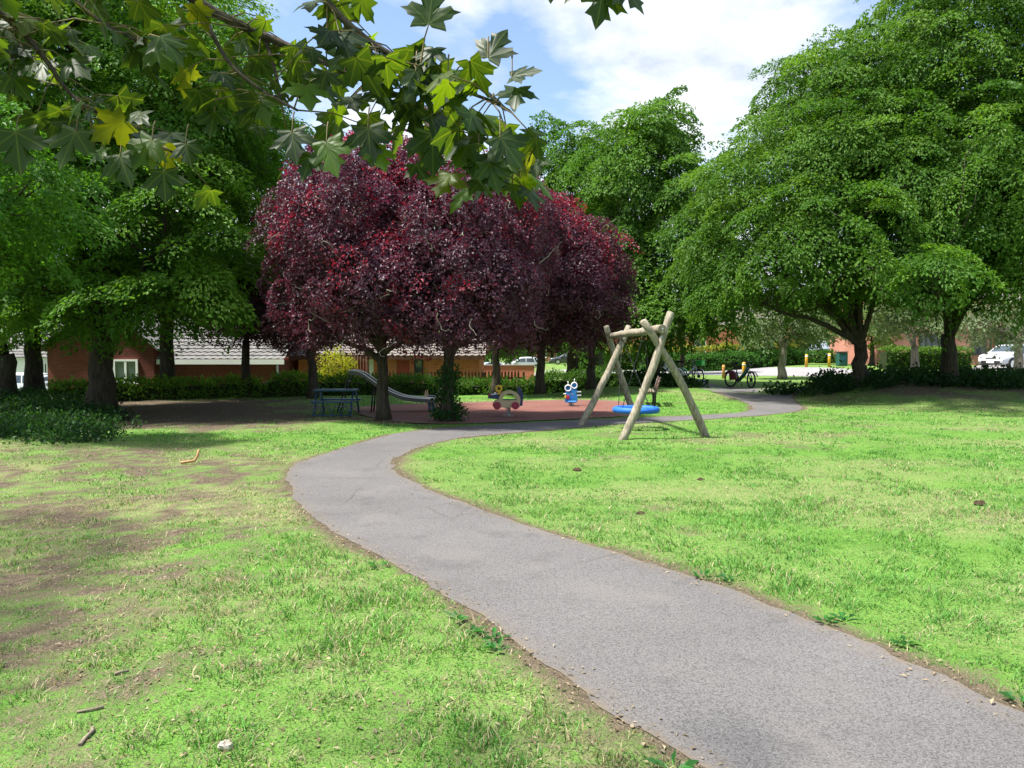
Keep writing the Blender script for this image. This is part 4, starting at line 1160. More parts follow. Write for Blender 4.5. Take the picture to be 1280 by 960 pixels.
def table():
    o = G(421, 518); t = thing('picnic_table', 'blue metal framed picnic table with a teal top beneath the purple trees', 'table', o)
    MB().box((0, 0, .63), (1.08, .52, .05), 0, .012).build('table_top', M['metal_teal'], t)
    for s_ in (-1, 1): MB().box((0, s_ * .52, .36), (1.05, .24, .04), 0, .01).build('bench_seat', M['metal_blue'], t)
    for sx in (-.46, .46):
        mb = MB()
        for s_ in (-1, 1): mb.tube([Vector((sx, s_ * .55, 0)), Vector((sx, s_ * .18, .61))], .025, 6)
        mb.tube([Vector((sx, -.62, .34)), Vector((sx, .62, .34))], .02, 6)
        mb.build('leg_frame', M['metal_blue'], t)
    mb = MB()
    for i in range(4):
        x = -.46 + i * .23
        mb.tube([Vector((x, -.56, .03)), Vector((x + .115, -.54, .34)), Vector((x + .23, -.56, .03))], .014, 5)
    mb.tube([Vector((-.5, -.57, .02)), Vector((.5, -.57, .02))], .016, 5)
    mb.build('brace', M['metal_blue'], t)
table()

def coil(mb, c, r, h, turns, w):
    pts = [Vector((c[0] + r * math.cos(a), c[1] + r * math.sin(a), c[2] + h * i / (turns * 12))) for i in range(turns * 12 + 1) for a in [i / 12 * 6.283]]
    mb.tube(pts, w, 6)
def arc(cx, cz, rx, rz, a0, a1, n): return [(cx + rx * math.cos(R(a0 + (a1 - a0) * i / n)), cz + rz * math.sin(R(a0 + (a1 - a0) * i / n))) for i in range(n + 1)]

def rider_buggy():
    o = G(635, 521); t = thing('spring_rider', 'beige buggy spring rider with maroon wheels and a yellow handle', 'spring rider', o, R(4))
    mb = MB(); coil(mb, (0, 0, .02), .06, .22, 5, .013); mb.build('spring', M['spring'], t)
    MB().disc((0, 0, .01), (0, 0, 1), .14, .03).build('base_plate', M['spring'], t)
    # two side panels, an arch cut out of each
    out = [(-.36, .26), (.26, .24), (.30, .40)] + arc(.0, .40, .27, .25, 15, 150, 10) + [(-.26, .44), (-.34, .38)]
    for s_ in (-1, 1):
        mb = MB()
        lower = [(-.36, .24), (.28, .24), (.30, .42), (-.30, .42), (-.36, .36)]
        mb.prism(lower, (0, s_ * .13, 0), (1, 0, 0), (0, 0, 1), .03)
        o1 = arc(.03, .42, .27, .24, 0, 180, 14); i1 = arc(.03, .42, .17, .17, 0, 180, 14)
        for k in range(14): mb.prism([o1[k], o1[k + 1], i1[k + 1], i1[k]], (0, s_ * .13, 0), (1, 0, 0), (0, 0, 1), .03)
        mb.build('side_panel', M['play_beige'], t)
        for x in (-.28, .17): MB().disc((x, s_ * .165, .29), (0, 1, 0), .095, .035).build('wheel', M['play_maroon'], t)
    MB().box((.03, 0, .42), (.42, .25, .03), 0, .008).build('seat', M['play_navy'], t)
    MB().prism([(.0, .0), (.10, .0), (.12, .30), (.05, .46), (-.02, .44)], (.25, 0, .28), (1, 0, 0), (0, 0, 1), .26).build('backrest', M['play_navy'], t)
    MB().prism([(-.5, .0), (-.24, -.03), (-.2, .08), (-.42, .10)], (0, 0, .47), (1, 0, 0), (0, 0, 1), .2).build('bonnet', M['play_navy'], t)
    mb = MB(); mb.torus((-.23, 0, .70), (.1, 1, 0), .065, .03, 20, 8); mb.tube([Vector((-.25, 0, .52)), Vector((-.2, 0, .64))], .035, 8); mb.build('steering_wheel', M['play_yellow'], t)
    mb = MB(); mb.tube([Vector((-.42, -.16, .56)), Vector((-.26, -.02, .58)), Vector((-.26, .02, .58)), Vector((-.42, .16, .56))], .014, 6); mb.build('handle', M['play_white'], t)
    MB().disc((-.47, 0, .52), (1, 0, .2), .06, .05).build('nose', M['play_maroon'], t)
rider_buggy()

def rider_blue():
    o = G(714, 508); t = thing('spring_rider', 'tall blue spring rider with two white ringed eyes on stalks', 'spring rider', o, R(-8))
    mb = MB(); coil(mb, (0, 0, .0), .07, .16, 4, .014); mb.build('spring', M['spring'], t)
    for s_, zt in ((-1, 0), (1, .07)):
        mb = MB(); mb.prism([(-.10, .12), (.10, .12), (.11, .28), (.06, .34), (.09, .42), (.06, .60), (-.06, .60), (-.09, .42), (-.05, .34), (-.11, .28)], (s_ * .075, s_ * .09, zt * .3), (1, 0, 0), (0, 0, 1), .05)
        mb.build('body_panel', M['play_blue'], t)
        MB().disc((s_ * .085, s_ * .09, .545 + zt), (0, 1, 0), .075, .05).build('eye', M['play_blue'], t)
        mb = MB(); mb.torus((s_ * .085, s_ * .09 - .02, .545 + zt), (0, 1, 0), .085, .018, 22, 8); mb.tube([Vector((s_ * .085, s_ * .09, .63 + zt)), Vector((s_ * .09, s_ * .09, .74 + zt))], .011, 6); mb.build('eye_ring', M['play_white'], t)
    MB().box((-.08, -.05, .37), (.30, .035, .03), 0, .01).build('handle', M['play_white'], t)
    for z in (.43, .33): MB().box((.23, .08, z), (.12, .03, .025)).build('handle', M['play_white'], t)
    MB().box((-.09, -.13, .28), (.10, .02, .12), 0, .008).build('badge', M['play_maroon'], t)
    MB().box((-.16, -.13, .29), (.05, .02, .08), 0, .008).build('badge', M['play_yellow'], t)
    MB().box((.04, -.12, .15), (.26, .26, .05), 0, .015).build('seat', M['play_blue'], t)
rider_blue()

def rider_horse():
    o = G(543, 512); t = thing('spring_rider', 'beige pony spring rider with upright ears, beyond the end of the slide', 'spring rider', o, R(-10))
    mb = MB(); coil(mb, (0, 0, .0), .06, .16, 4, .013); mb.build('spring', M['spring'], t)
    for s_ in (-1, 1):
        mb = MB(); mb.prism([(-.2, .16), (.12, .16), (.2, .30), (.28, .34), (.30, .42), (.20, .50), (.17, .62), (.11, .52), (.06, .38), (-.08, .36), (-.2, .40), (-.22, .56), (-.27, .40)], (0, s_ * .09, 0), (1, 0, 0), (0, 0, 1), .03)
        mb.build('side_panel', M['play_beige'], t)
    MB().box((-.06, 0, .37), (.22, .24, .05), 0, .015).build('seat', M['play_navy'], t)
    mb = MB(); mb.tube([Vector((.12, -.2, .44)), Vector((.12, .2, .44))], .014, 6); mb.build('handle', M['play_white'], t)
rider_horse()

def bench():
    o = G(811, 508); t = thing('park_bench', 'wooden park bench with dark legs, seen end on past the basket swing', 'bench', o, R(-8))
    for k in range(3): MB().box((-.20 + .15 * k, .55, .44), (.12, 1.5, .04), 0, .008).build('seat_slat', M['stick_grey'], t)
    for k in range(3):
        MB().box((.24 + .035 * k, .55, .56 + .115 * k), (.035, 1.5, .095), 0, .008).build('back_slat', M['brown_wood'], t)
    for y in (-.05, 1.15):
        mb = MB(); mb.box((-.18, y, .21), (.055, .06, .42)); mb.box((0, y, .405), (.46, .06, .03)); mb.tube([Vector((.17, y, 0)), Vector((.19, y, .42)), Vector((.33, y, .86))], .03, 6)
        mb.build('leg_frame', M['black_metal'], t)
bench()

# ------------------------------------------------------------------ hire bikes and scooter
def bike(label, a, b, frame, guard, basket=None, name='hire_bike', group='hire bikes and scooter left on the path', K=1.0):
    a = Vector(a); b = Vector(b); d = b - a; L = 1.1
    t = thing(name, label, 'bicycle', (a.x, a.y, min(a.z, hz(a.x, a.y)) + .012), math.atan2(d.y, d.x), group); t.scale = (1.06, 1.06, 1.1)
    rw, fw, r = Vector((0, 0, .33)), Vector((L, 0, .33)), .31
    for c, ax in ((rw, (0, 1, 0)), (fw, (.35, 1, 0))):
        mb = MB(); mb.torus(c, ax, r - .005, .026 * K, 32, 8); w = mb.build('wheel', M['black_rubber'], t)
        mb = MB(); mb.torus(c, ax, r - .035, .009, 32, 6)
        A = Vector(ax).normalized(); u = Vector((0, 0, 1)); v = A.cross(u)
        for k in range(14):
            q = k / 14 * 6.283; mb.tube([c, c + (u * math.cos(q) + v * math.sin(q)) * (r - .04)], .003, 4, cap=False)
        mb.disc(c, ax, .05 if c is rw else .075, .07); mb.build('rim', M['black_metal'], w)
    bb = Vector((.47, 0, .30)); hd = Vector((.93, 0, .80)); st = Vector((.33, 0, .62))
    mb = MB(); mb.tube([bb, bb.lerp(hd, .5) + Vector((.02, 0, -.02)), hd], [.05 * K, .058 * K, .045 * K], 10); mb.tube([bb, st, st + Vector((-.03, 0, .1))], [.03, .025, .022], 8)
    for s_ in (-.06, .06): mb.tube([bb, rw + Vector((0, s_, 0))], .018, 6); mb.tube([st, rw + Vector((0, s_, 0))], .012, 6)
    mb.tube([hd + Vector((-.02, 0, .08)), hd, hd + Vector((.04, 0, -.1))], .035, 8)
    for s_ in (-.06, .06): mb.tube([hd + Vector((.04, s_, -.1)), fw + Vector((0, s_, 0))], .018, 6)
    mb.build('frame', M[frame], t)
    mb = MB(); mb.tube([st + Vector((-.03, 0, .08)), st + Vector((-.09, 0, .33))], .014, 6); mb.build('seat_post', M['black_metal'], t)
    mb = MB(); mb.prism([(-.17, -.08), (-.17, .08), (.02, .035), (.13, .02), (.13, -.02), (.02, -.035)], st + Vector((-.09, 0, .35)), (1, 0, 0), (0, 1, 0), .06); mb.build('saddle', M['black_rubber'], t)
    mb = MB(); mb.tube([hd + Vector((-.02, 0, .08)), hd + Vector((-.05, 0, .22))], .016, 6); mb.tube([hd + Vector((-.15, -.3, .25)), hd + Vector((-.04, -.18, .25)), hd + Vector((-.03, 0, .23)), hd + Vector((-.04, .18, .25)), hd + Vector((-.15, .3, .25))], .015, 6)
    mb.build('handlebar', M['black_metal'], t)
    MB().box(hd + Vector((.06, 0, .1)), (.1, .14, .1), 0, .02).build('display', M['black_metal'], t)
    arcp = arc(0, .33, .355, .355, -5, 150, 14)
    mb = MB()
    for s_ in (-.055, .055):
        pts = [(0.02, .36)] + arcp
        mb.prism([(0.0, .30), (.35, .30)] + arcp[1:10] + [(-.05, .50)], (0, s_, 0), (1, 0, 0), (0, 0, 1), .008)
    for k in range(14): 
        p, q = arcp[k], arcp[k + 1]; mb.add([(p[0], -.058, p[1]), (p[0], .058, p[1]), (q[0], .058, q[1]), (q[0], -.058, q[1])], [(0, 1, 2, 3)])
    mb.build('rear_guard', M[guard], t)
    mb = MB(); arf = [(L + x, z) for x, z in arc(0, .33, .35, .35, 20, 150, 12)]
    for k in range(12):
        p, q = arf[k], arf[k + 1]; mb.add([(p[0], -.04, p[1]), (p[0], .04, p[1]), (q[0], .04, q[1]), (q[0], -.04, q[1])], [(0, 1, 2, 3)])
    mb.build('front_guard', M[frame], t)
    mb = MB(); mb.tube([bb + Vector((0, -.14, -.14)), bb + Vector((0, -.05, 0)), bb + Vector((0, .05, 0)), bb + Vector((0, .14, .14))], .014, 6); mb.disc(bb + Vector((0, -.06, 0)), (0, 1, 0), .09, .012)
    mb.tube([bb + Vector((0, .06, 0)), bb + Vector((.02, .16, -.29))], .012, 6); mb.build('crank', M['black_metal'], t)
    if basket:
        mb = MB(); x0 = hd.x + .10
        for z, e in ((.02, .0), (.12, .02), (.24, .04)):
            mb.tube([Vector((x0, -.17 - e, hd.z + z)), Vector((x0 + .26 + e, -.17 - e, hd.z + z)), Vector((x0 + .26 + e, .17 + e, hd.z + z)), Vector((x0, .17 + e, hd.z + z)), Vector((x0, -.17 - e, hd.z + z))], .012, 5)
        mb.box((x0 + .14, 0, hd.z + .02), (.27, .34, .02)); mb.box((x0 + .285, 0, hd.z + .13), (.012, .36, .2)); mb.box((x0 + .14, -.185, hd.z + .13), (.27, .012, .2)); mb.box((x0 + .14, .185, hd.z + .13), (.27, .012, .2))
        mb.build('basket', M[basket], t)
    return t
ra = onground(913.5, 34.3); rb = onground(942, 33.2)
bike('dark green hire bike with a maroon rear wheel guard standing on the path', ra, rb, 'bike_green', 'bike_maroon', None, 'hire_bike', 'hire bikes and scooter left on the path', 1.35)
ra = onground(846, 38.6)
bike('white hire bike with a lime green basket parked beside the trunk', ra, Vector((ra.x + 1, ra.y - .75, ra.z)), 'play_white', 'play_white', 'lime')
ra = onground(852, 40.0)
bike('white hire bike leaning in behind the one with the lime basket', ra, Vector((ra.x - .8, ra.y + .7, ra.z)), 'play_white', 'lime', None)
def scooter():
    o = onground(873, 38.2); t = thing('kick_scooter', 'teal hire scooter standing beside the lime basket bike', 'scooter', o, R(200), 'hire bikes and scooter left on the path')
    MB().box((-.05, 0, .14), (.75, .16, .05), 0, .02).build('deck', M['metal_teal'], t)
    for x in (-.5, .42):
        mb = MB(); mb.torus((x, 0, .11), (0, 1, 0), .085, .028, 20, 8); mb.disc((x, 0, .11), (0, 1, 0), .06, .03); mb.build('wheel', M['black_rubber'], t)
    mb = MB(); mb.tube([Vector((.42, 0, .18)), Vector((.36, 0, .30)), Vector((.26, 0, 1.10))], [.03, .03, .024], 8); mb.build('stem', M['metal_teal'], t)
    mb = MB(); mb.tube([Vector((.24, -.26, 1.12)), Vector((.26, 0, 1.10)), Vector((.24, .26, 1.12))], .017, 6); mb.build('handlebar', M['black_metal'], t)
scooter()

# ------------------------------------------------------------------ bollards, bin, small things on the grass
def bollard(px, Y, h, r, m, label, flat=False):
    o = onground(px, Y); t = thing('bollard', label, 'bollard', o, 0, 'bollards by the car park road')
    mb = MB(); mb.tube([Vector((0, 0, -.05)), Vector((0, 0, h * .93)), Vector((0, 0, h * .98)), Vector((0, 0, h))], [r, r, r * .85, r * .5], 12); mb.build('post', M[m], t)
    mb = MB(); mb.tube([Vector((0, 0, h * .80)), Vector((0, 0, h * .88))], [r * 1.04, r * 1.04], 12); mb.build('band', M['play_white' if m == 'bollard' else 'bollard'], t)
bollard(904.5, 45, .80, .09, 'bollard_wood', 'orange brown timber bollard behind the rear wheel of the dark green bike')
bollard(930, 46, .95, .11, 'bollard', 'yellow bollard behind the frame of the dark green bike')
bollard(1008, 56, .95, .10, 'bollard', 'yellow bollard nearer the vee shaped young tree')
bollard(1036.5, 55, .98, .10, 'bollard', 'yellow bollard nearer the dark green bin')
def bin_():
    o = onground(1052, 56); t = thing('litter_bin', 'dark green litter bin beside the yellow bollard', 'bin', o)
    MB().box((0, 0, .5), (.66, .6, .96), 0, .05).build('body', M['bin_green'], t)
    MB().box((0, 0, 1.03), (.72, .66, .09), 0, .03).build('lid', M['black_metal'], t)
    MB().box((0, -.305, .55), (.36, .012, .30), 0, .004).build('panel', M['metal_teal'], t)
bin_()
def stick(px, py, pts, r, m, label, cat='stick', name='fallen_stick'):
    o = G(px, py); mb = MB(); mb.tube([Vector(p) for p in pts], [r * (1 - .06 * i) for i in range(len(pts))], 7)
    ob = mb.build(name, M[m], None, o); return tag(ob, label, cat)
stick(226, 581, [(0, 0, .03), (.09, .02, .04), (.17, .05, .05), (.20, .08, .11), (.22, .09, .20)], .022, 'stick', 'crooked orange brown stick lying on the grass near the ivy')
stick(100, 935, [(0, 0, .012), (-.01, .06, .014), (-.012, .12, .013), (-.03, .15, .012)], .009, 'stick_grey', 'short grey stick lying on the worn grass corner near the lower picture edge')
stick(96, 893, [(0, 0, .012), (.05, .015, .015), (.10, .045, .014)], .006, 'stick_grey', 'thin grey twig on bare soil, longest above the short grey stick')
stick(143, 845, [(0, 0, .012), (.03, .02, .015), (.06, .03, .014)], .008, 'stick_grey', 'stubby pale twig lying on the worn grass, farthest from the path of the small twigs')
def lump(px, py, s_, seed, m, name, label, cat, flat=.5):
    rs = np.random.RandomState(seed); o = G(px, py); V = []; Fq = []; n, k = 14, 7
    for i in range(k):
        ph = math.pi * i / (k - 1)
        for j in range(n):
            a = 6.283 * j / n; q = 1 + .28 * (vnoise(np.array([seed + j * .7 if j < n - 1 else seed * 1.0]), np.array([i * .9]))[0] - .5) * 2
            V.append((s_ * q * math.sin(ph) * math.cos(a), s_ * .8 * q * math.sin(ph) * math.sin(a), s_ * flat * q * math.cos(ph)))
    for i in range(k - 1):
        for j in range(n): Fq.append((i * n + j, (i + 1) * n + j, (i + 1) * n + (j + 1) % n, i * n + (j + 1) % n))
    mb = MB(); mb.add(V, Fq); return tag(mb.build(name, M[m], None, o + Vector((0, 0, s_ * flat * .55))), label, cat)
lump(282, 936, .032, 5, 'paper', 'pale_stone', 'pale pinkish stone lying in the grass near the lower picture edge', 'stone', .7)
CG = 'dark soil clods on the sunny lawn'
lump(800, 644, .05, 6, 'soil', 'soil_clod', 'dark soil clod in the lawn nearest the outer bend of the asphalt path', 'soil clod')['group'] = CG
lump(722, 589, .06, 7, 'soil', 'soil_clod', 'dark soil clod in the lawn in front of the wooden swing', 'soil clod')['group'] = CG
lump(1225, 632, .07, 8, 'soil', 'soil_clod', 'dark soil clod in the dry patch far out on the open lawn', 'soil clod')['group'] = CG
lump(876, 601, .05, 9, 'soil', 'soil_clod', 'dark soil clod in the lawn below the foot of the leaning swing pole', 'soil clod')['group'] = CG

# ------------------------------------------------------------------ buildings
def wall_box(mb, x0, x1, y0, y1, z0, z1): mb.box(((x0 + x1) / 2, (y0 + y1) / 2, (z0 + z1) / 2), (x1 - x0, y1 - y0, z1 - z0))
def tile_roof(x0, x1, ya, za, yb, zb, name, m, parent, tw=.30, th=.34):
    """one pitched slope of pantiles from the eave (ya, za) up to the ridge (yb, zb)"""
    ln = math.hypot(yb - ya, zb - za); rows = max(2, int(ln / th)); cols = max(2, int((x1 - x0) / tw)); nx = cols * 4
    d = Vector((0, yb - ya, zb - za)) / ln; nrm = Vector((0, -d.z, d.y)); nrm = nrm if nrm.z > 0 else -nrm
    V = []; Fq = []; lines = []
    for r in range(rows):
        lines += [(r * th, .055), ((r + 1) * th - .01, .012)]
    for s_, lift in lines:
        s_ = min(s_, ln)
        for i in range(nx + 1):
            x = x0 + (x1 - x0) * i / nx; w = .022 * math.cos(2 * math.pi * i / 4)
            p = Vector((x, ya, za)) + d * s_ + nrm * (lift + w); V.append(tuple(p))
    n = nx + 1
    for r in range(len(lines) - 1):
        for i in range(nx): Fq.append((r * n + i, r * n + i + 1, (r + 1) * n + i + 1, (r + 1) * n + i))
    return MB().add(V, Fq).build(name, m, parent)
def window(parent, x0, x1, z0, z1, y, frame='white_paint', mull=1, fw=.06, arch=False, glass='glass', nm='window'):
    """frame set 3 cm proud of the wall, pane behind it"""
    mb = MB(); d = .07
    wall_box(mb, x0, x1, y - d, y - .003, z0, z0 + fw); wall_box(mb, x0, x1, y - d, y - .003, z1 - fw, z1)
    wall_box(mb, x0, x0 + fw, y - d, y - .003, z0 + fw, z1 - fw); wall_box(mb, x1 - fw, x1, y - d, y - .003, z0 + fw, z1 - fw)
    for k in range(mull):
        xm = x0 + (x1 - x0) * (k + 1) / (mull + 1); wall_box(mb, xm - fw * .5, xm + fw * .5, y - d + .005, y - .003, z0 + fw, z1 - fw)
    if arch:
        cx = (x0 + x1) / 2; rr = (x1 - x0) / 2; o1 = arc(cx, z1, rr, rr * .55, 0, 180, 12); i1 = arc(cx, z1, rr - fw, rr * .55 - fw, 0, 180, 12)
        for k in range(12): mb.prism([o1[k], o1[k + 1], i1[k + 1], i1[k]], (0, y - d / 2, 0), (1, 0, 0), (0, 0, 1), d * .9)
    w = mb.build(nm, M[frame], parent)
    g = MB(); wall_box(g, x0 + fw, x1 - fw, y - .035, y - .02, z0 + fw, z1 - fw)
    if arch: g.prism([(x0 + fw, z1 - fw + .001)] + [(x1 - fw, z1 - fw + .001)] + i1[1:-1], (0, y - .028, 0), (1, 0, 0), (0, 0, 1), .012)
    g.build('pane', M[glass], w)
    s_ = MB(); wall_box(s_, x0 - .05, x1 + .05, y - .12, y - .003, z0 - .06, z0 - .002); s_.build('sill', M[frame], w)
    return w
def px2x(px, Y): return (px - 640) / F * Y
def py2z(py, Y): return at(640, py, Y).z

def bungalow():
    Y = 33; t = thing('brick_bungalow', 'dark red brick bungalow with pale tiled roof and a white window', 'house', (0, 0, 0))
    x0, x1, xm = -19.6, -10.0, -15.1
    mb = MB(); wall_box(mb, xm, x1, Y, Y + 7, -1.15, 1.22)
    wall_box(mb, x0, xm - .003, Y - .6, Y + 7, -1.15, 1.9)
    mb.prism([(x0, 1.9), (xm - .003, 1.9), ((x0 + xm) / 2, 3.7)], (0, Y - .45, 0), (1, 0, 0), (0, 0, 1), .3)
    mb.build('wall', M['brick_dark'], t)
    tile_roof(xm + .02, x1 + .35, Y - .42, 1.26, Y + 3.5, 3.15, 'roof', M['roof_pale'], t)
    tile_roof(xm + .02, x1 + .35, Y + 7.4, 1.26, Y + 3.5, 3.15, 'roof', M['roof_pale'], t)
    mb = MB(); cx = (x0 + xm) / 2
    for s_, xe in ((-1, x0 - .3), (1, xm + .3)):
        mb.add([(xe, Y - .85, 1.72), (cx, Y - .85, 3.86), (cx, Y + 7, 3.86), (xe, Y + 7, 1.72), (xe, Y - .85, 1.62), (cx, Y - .85, 3.76), (cx, Y + 7, 3.76), (xe, Y + 7, 1.62)],
               [(0, 1, 2, 3), (7, 6, 5, 4), (0, 4, 5, 1), (1, 5, 6, 2), (2, 6, 7, 3), (3, 7, 4, 0)])
    mb.build('roof', M['roof_pale'], t)
    mb = MB(); wall_box(mb, xm + .05, x1 + .35, Y - .50, Y - .44, 1.06, 1.27); mb.build('fascia', M['white_paint'], t)
    mb = MB(); mb.tube([Vector((x1 - .06, Y - .09, 1.15)), Vector((x1 - .06, Y - .09, -1.1))], .05, 8); mb.build('drainpipe', M['white_paint'], t)
    window(t, px2x(142, 32.4), px2x(173, 32.4), py2z(478, 32.4), py2z(449, 32.4), Y - .6, mull=1, fw=.09)
bungalow()

def orange_house():
    Y = 35; t = thing('brick_house', 'orange brick house with low grey roof, red door and dark window', 'house', (0, 0, 0))
    x0, x1 = px2x(373, Y), px2x(599, Y); mb = MB(); wall_box(mb, x0, x1, Y, Y + 6, -1.15, 1.36); mb.build('wall', M['brick_orange'], t)
    tile_roof(x0 - .3, x1 + .3, Y - .4, 1.38, Y + 3, 2.6, 'roof', M['roof_grey'], t)
    tile_roof(x0 - .3, x1 + .3, Y + 6.4, 1.38, Y + 3, 2.6, 'roof', M['roof_grey'], t)
    mb = MB(); wall_box(mb, x0 - .3, x1 + .3, Y - .48, Y - .42, 1.24, 1.39); mb.build('fascia', M['brown_wood'], t)
    d = MB(); wall_box(d, px2x(496, Y), px2x(512, Y), Y - .05, Y - .003, -1.0, py2z(447, Y)); dd = d.build('door', M['red_door'], t)
    f = MB(); xa, xb = px2x(513.5, Y), px2x(494.5, Y)
    MB().box((px2x(498, Y), Y - .07, .1), (.05, .04, .12)).build('handle', M['spring'], dd)
    window(t, px2x(518, Y), px2x(529, Y), py2z(467, Y), py2z(449, Y), Y, 'dark_door', 0)
    d = MB(); wall_box(d, px2x(459, Y), px2x(467, Y), Y - .05, Y - .003, -1.0, py2z(449, Y)); d.build('door', M['white_paint'], t)['label'] = 'narrow white door'
    b = MB(); xx = px2x(386, Y)
    while xx < px2x(456, Y): wall_box(b, xx, xx + .13, Y - .06, Y - .003, -1.0, 1.1); xx += .145
    b.build('board_panel', M['red_door'], t)
orange_house()
def gate():
    Y = 33.2; x0, x1 = px2x(394, Y), px2x(458, Y); z1 = py2z(441, Y); g = -1.0
    t = thing('iron_gate', 'dark iron gate of tall bars around the glowing yellow shrub', 'gate', (x0, Y, g))
    w = x1 - x0
    for s_ in (0, 1):
        mb = MB(); a = w * .5 * s_ + .01; b = a + w * .5 - .02
        n = 9
        for k in range(n + 1): mb.tube([Vector((a + (b - a) * k / n, 0, .05)), Vector((a + (b - a) * k / n, 0, z1 - g))], .017, 5)
        for z in (.12, 1.05, z1 - g - .1): mb.box(((a + b) / 2, 0, z), (b - a, .03, .05))
        mb.build('leaf_panel', M['brown_wood'], t)
    for x in (-.06, w + .06): MB().box((x, 0, (z1 - g) / 2), (.1, .1, z1 - g + .15), 0, .01).build('post', M['brown_wood'], t)
gate()
def picket():
    Y = 31.6; a = Vector((px2x(394, 31.6), 31.6)); b = Vector((px2x(655, 33.4), 33.4)); L = (b - a).length
    t = thing('picket_fence', 'dark pointed picket fence behind the playground hedge', 'fence', (a.x, a.y, hz(a.x, a.y)), math.atan2(b.y - a.y, b.x - a.x))
    top = 1.42
    mb = MB(); n = int(L / .145)
    for k in range(n):
        x = k * .145; mb.prism([(-.04, 0.0), (.04, 0.0), (.04, top - .08), (0, top), (-.04, top - .08)], (x, 0, 0), (1, 0, 0), (0, 0, 1), .02)
    mb.build('pickets', M['brown_wood'], t)
    mb = MB()
    for z in (.35, 1.1): mb.box((L / 2, .035, z), (L, .04, .08))
    mb.build('rail', M['brown_wood'], t)
    for k in range(6): MB().box((k * L / 5, .1, .68), (.09, .09, 1.36), 0, .008).build('post', M['brown_wood'], t)
picket()
def outbuilding():
    Y = 41; t = thing('brick_outbuilding', 'pinkish brick outbuilding with dark door between the two houses', 'house', (0, 0, 0))
    x0, x1 = px2x(346, Y), px2x(384, Y); mb = MB(); wall_box(mb, x0, x1, Y, Y + 4, -1.15, 2.3); mb.build('wall', M['brick_orange'], t)
    tile_roof(x0 - .2, x1 + .2, Y - .3, 2.3, Y + 2, 3.2, 'roof', M['roof_pale'], t); tile_roof(x0 - .2, x1 + .2, Y + 4.3, 2.3, Y + 2, 3.2, 'roof', M['roof_pale'], t)
    d = MB(); wall_box(d, px2x(352, Y), px2x(370, Y), Y - .05, Y - .003, -1.0, py2z(457, Y)); d.build('door', M['dark_door'], t)
outbuilding()
def low_wall():
    Y = 43; t = thing('garden_wall', 'low orange brick garden wall with coping in front of the hatchbacks', 'wall', (0, 0, 0))
    x0, x1 = px2x(600, Y), px2x(668, Y); mb = MB(); wall_box(mb, x0, x1, Y, Y + .24, -1.1, .80); mb.build('wall', M['brick_orange'], t)
    mb = MB(); wall_box(mb, x0 - .03, x1 + .03, Y - .04, Y + .28, .803, .86); mb.build('coping', M['concrete'], t)
low_wall()
def white_house():
    Y = 47; t = thing('white_house', 'white walled house with grey roof glimpsed between dark trunks', 'house', (0, 0, 0))
    x0, x1 = px2x(24, Y) - 6, px2x(72, Y); mb = MB(); wall_box(mb, x0, x1, Y, Y + 7, -1.15, 1.2); mb.build('wall', M['white_paint'], t)
    tile_roof(x0 - .3, x1 + .3, Y - .4, 1.22, Y + 3.5, 3.6, 'roof', M['roof_pale'], t); tile_roof(x0 - .3, x1 + .3, Y + 7.4, 1.22, Y + 3.5, 3.6, 'roof', M['roof_pale'], t)
    window(t, px2x(52, Y), px2x(60, Y), -.3, .9, Y, 'white_paint', 1)
white_house()
def terrace():
    Y = 112; t = thing('brick_terrace', 'far pinkish brick terrace with white framed windows', 'house', (0, 0, 0))
    x0, x1 = px2x(640, Y), px2x(735, Y); mb = MB(); wall_box(mb, x0, x1, Y, Y + 8, -1.2, 5.2); mb.build('wall', M['brick_red'], t)
    tile_roof(x0 - .4, x1 + .4, Y - .4, 5.2, Y + 4, 8, 'roof', M['roof_grey'], t, 1.0, .8); tile_roof(x0 - .4, x1 + .4, Y + 8.4, 5.2, Y + 4, 8, 'roof', M['roof_grey'], t, 1.0, .8)
    for k in range(4):
        for z in (.6, 3.2): xw = x0 + 1.0 + k * 2.7; window(t, xw, xw + 1.3, z, z + 1.3, Y, 'white_paint', 1, .1)
terrace()
def long_house():
    Y = 84; t = thing('brick_terrace', 'long low orange brick terrace above the yellow topped hedge', 'house', (0, 0, 0))
    x0, x1 = px2x(770, Y), px2x(1000, Y); mb = MB(); wall_box(mb, x0, x1, Y, Y + 7, -.2, 4.4); mb.build('wall', M['brick_orange'], t)
    tile_roof(x0 - .4, x1 + .4, Y - .4, 4.4, Y + 3.5, 6.6, 'roof', M['roof_grey'], t, .9, .7); tile_roof(x0 - .4, x1 + .4, Y + 7.4, 4.4, Y + 3.5, 6.6, 'roof', M['roof_grey'], t, .9, .7)
    for px in (800, 868, 925, 975): window(t, px2x(px, Y), px2x(px + 14, Y), 1.3, 2.7, Y, 'white_paint', 1, .08)
long_house()
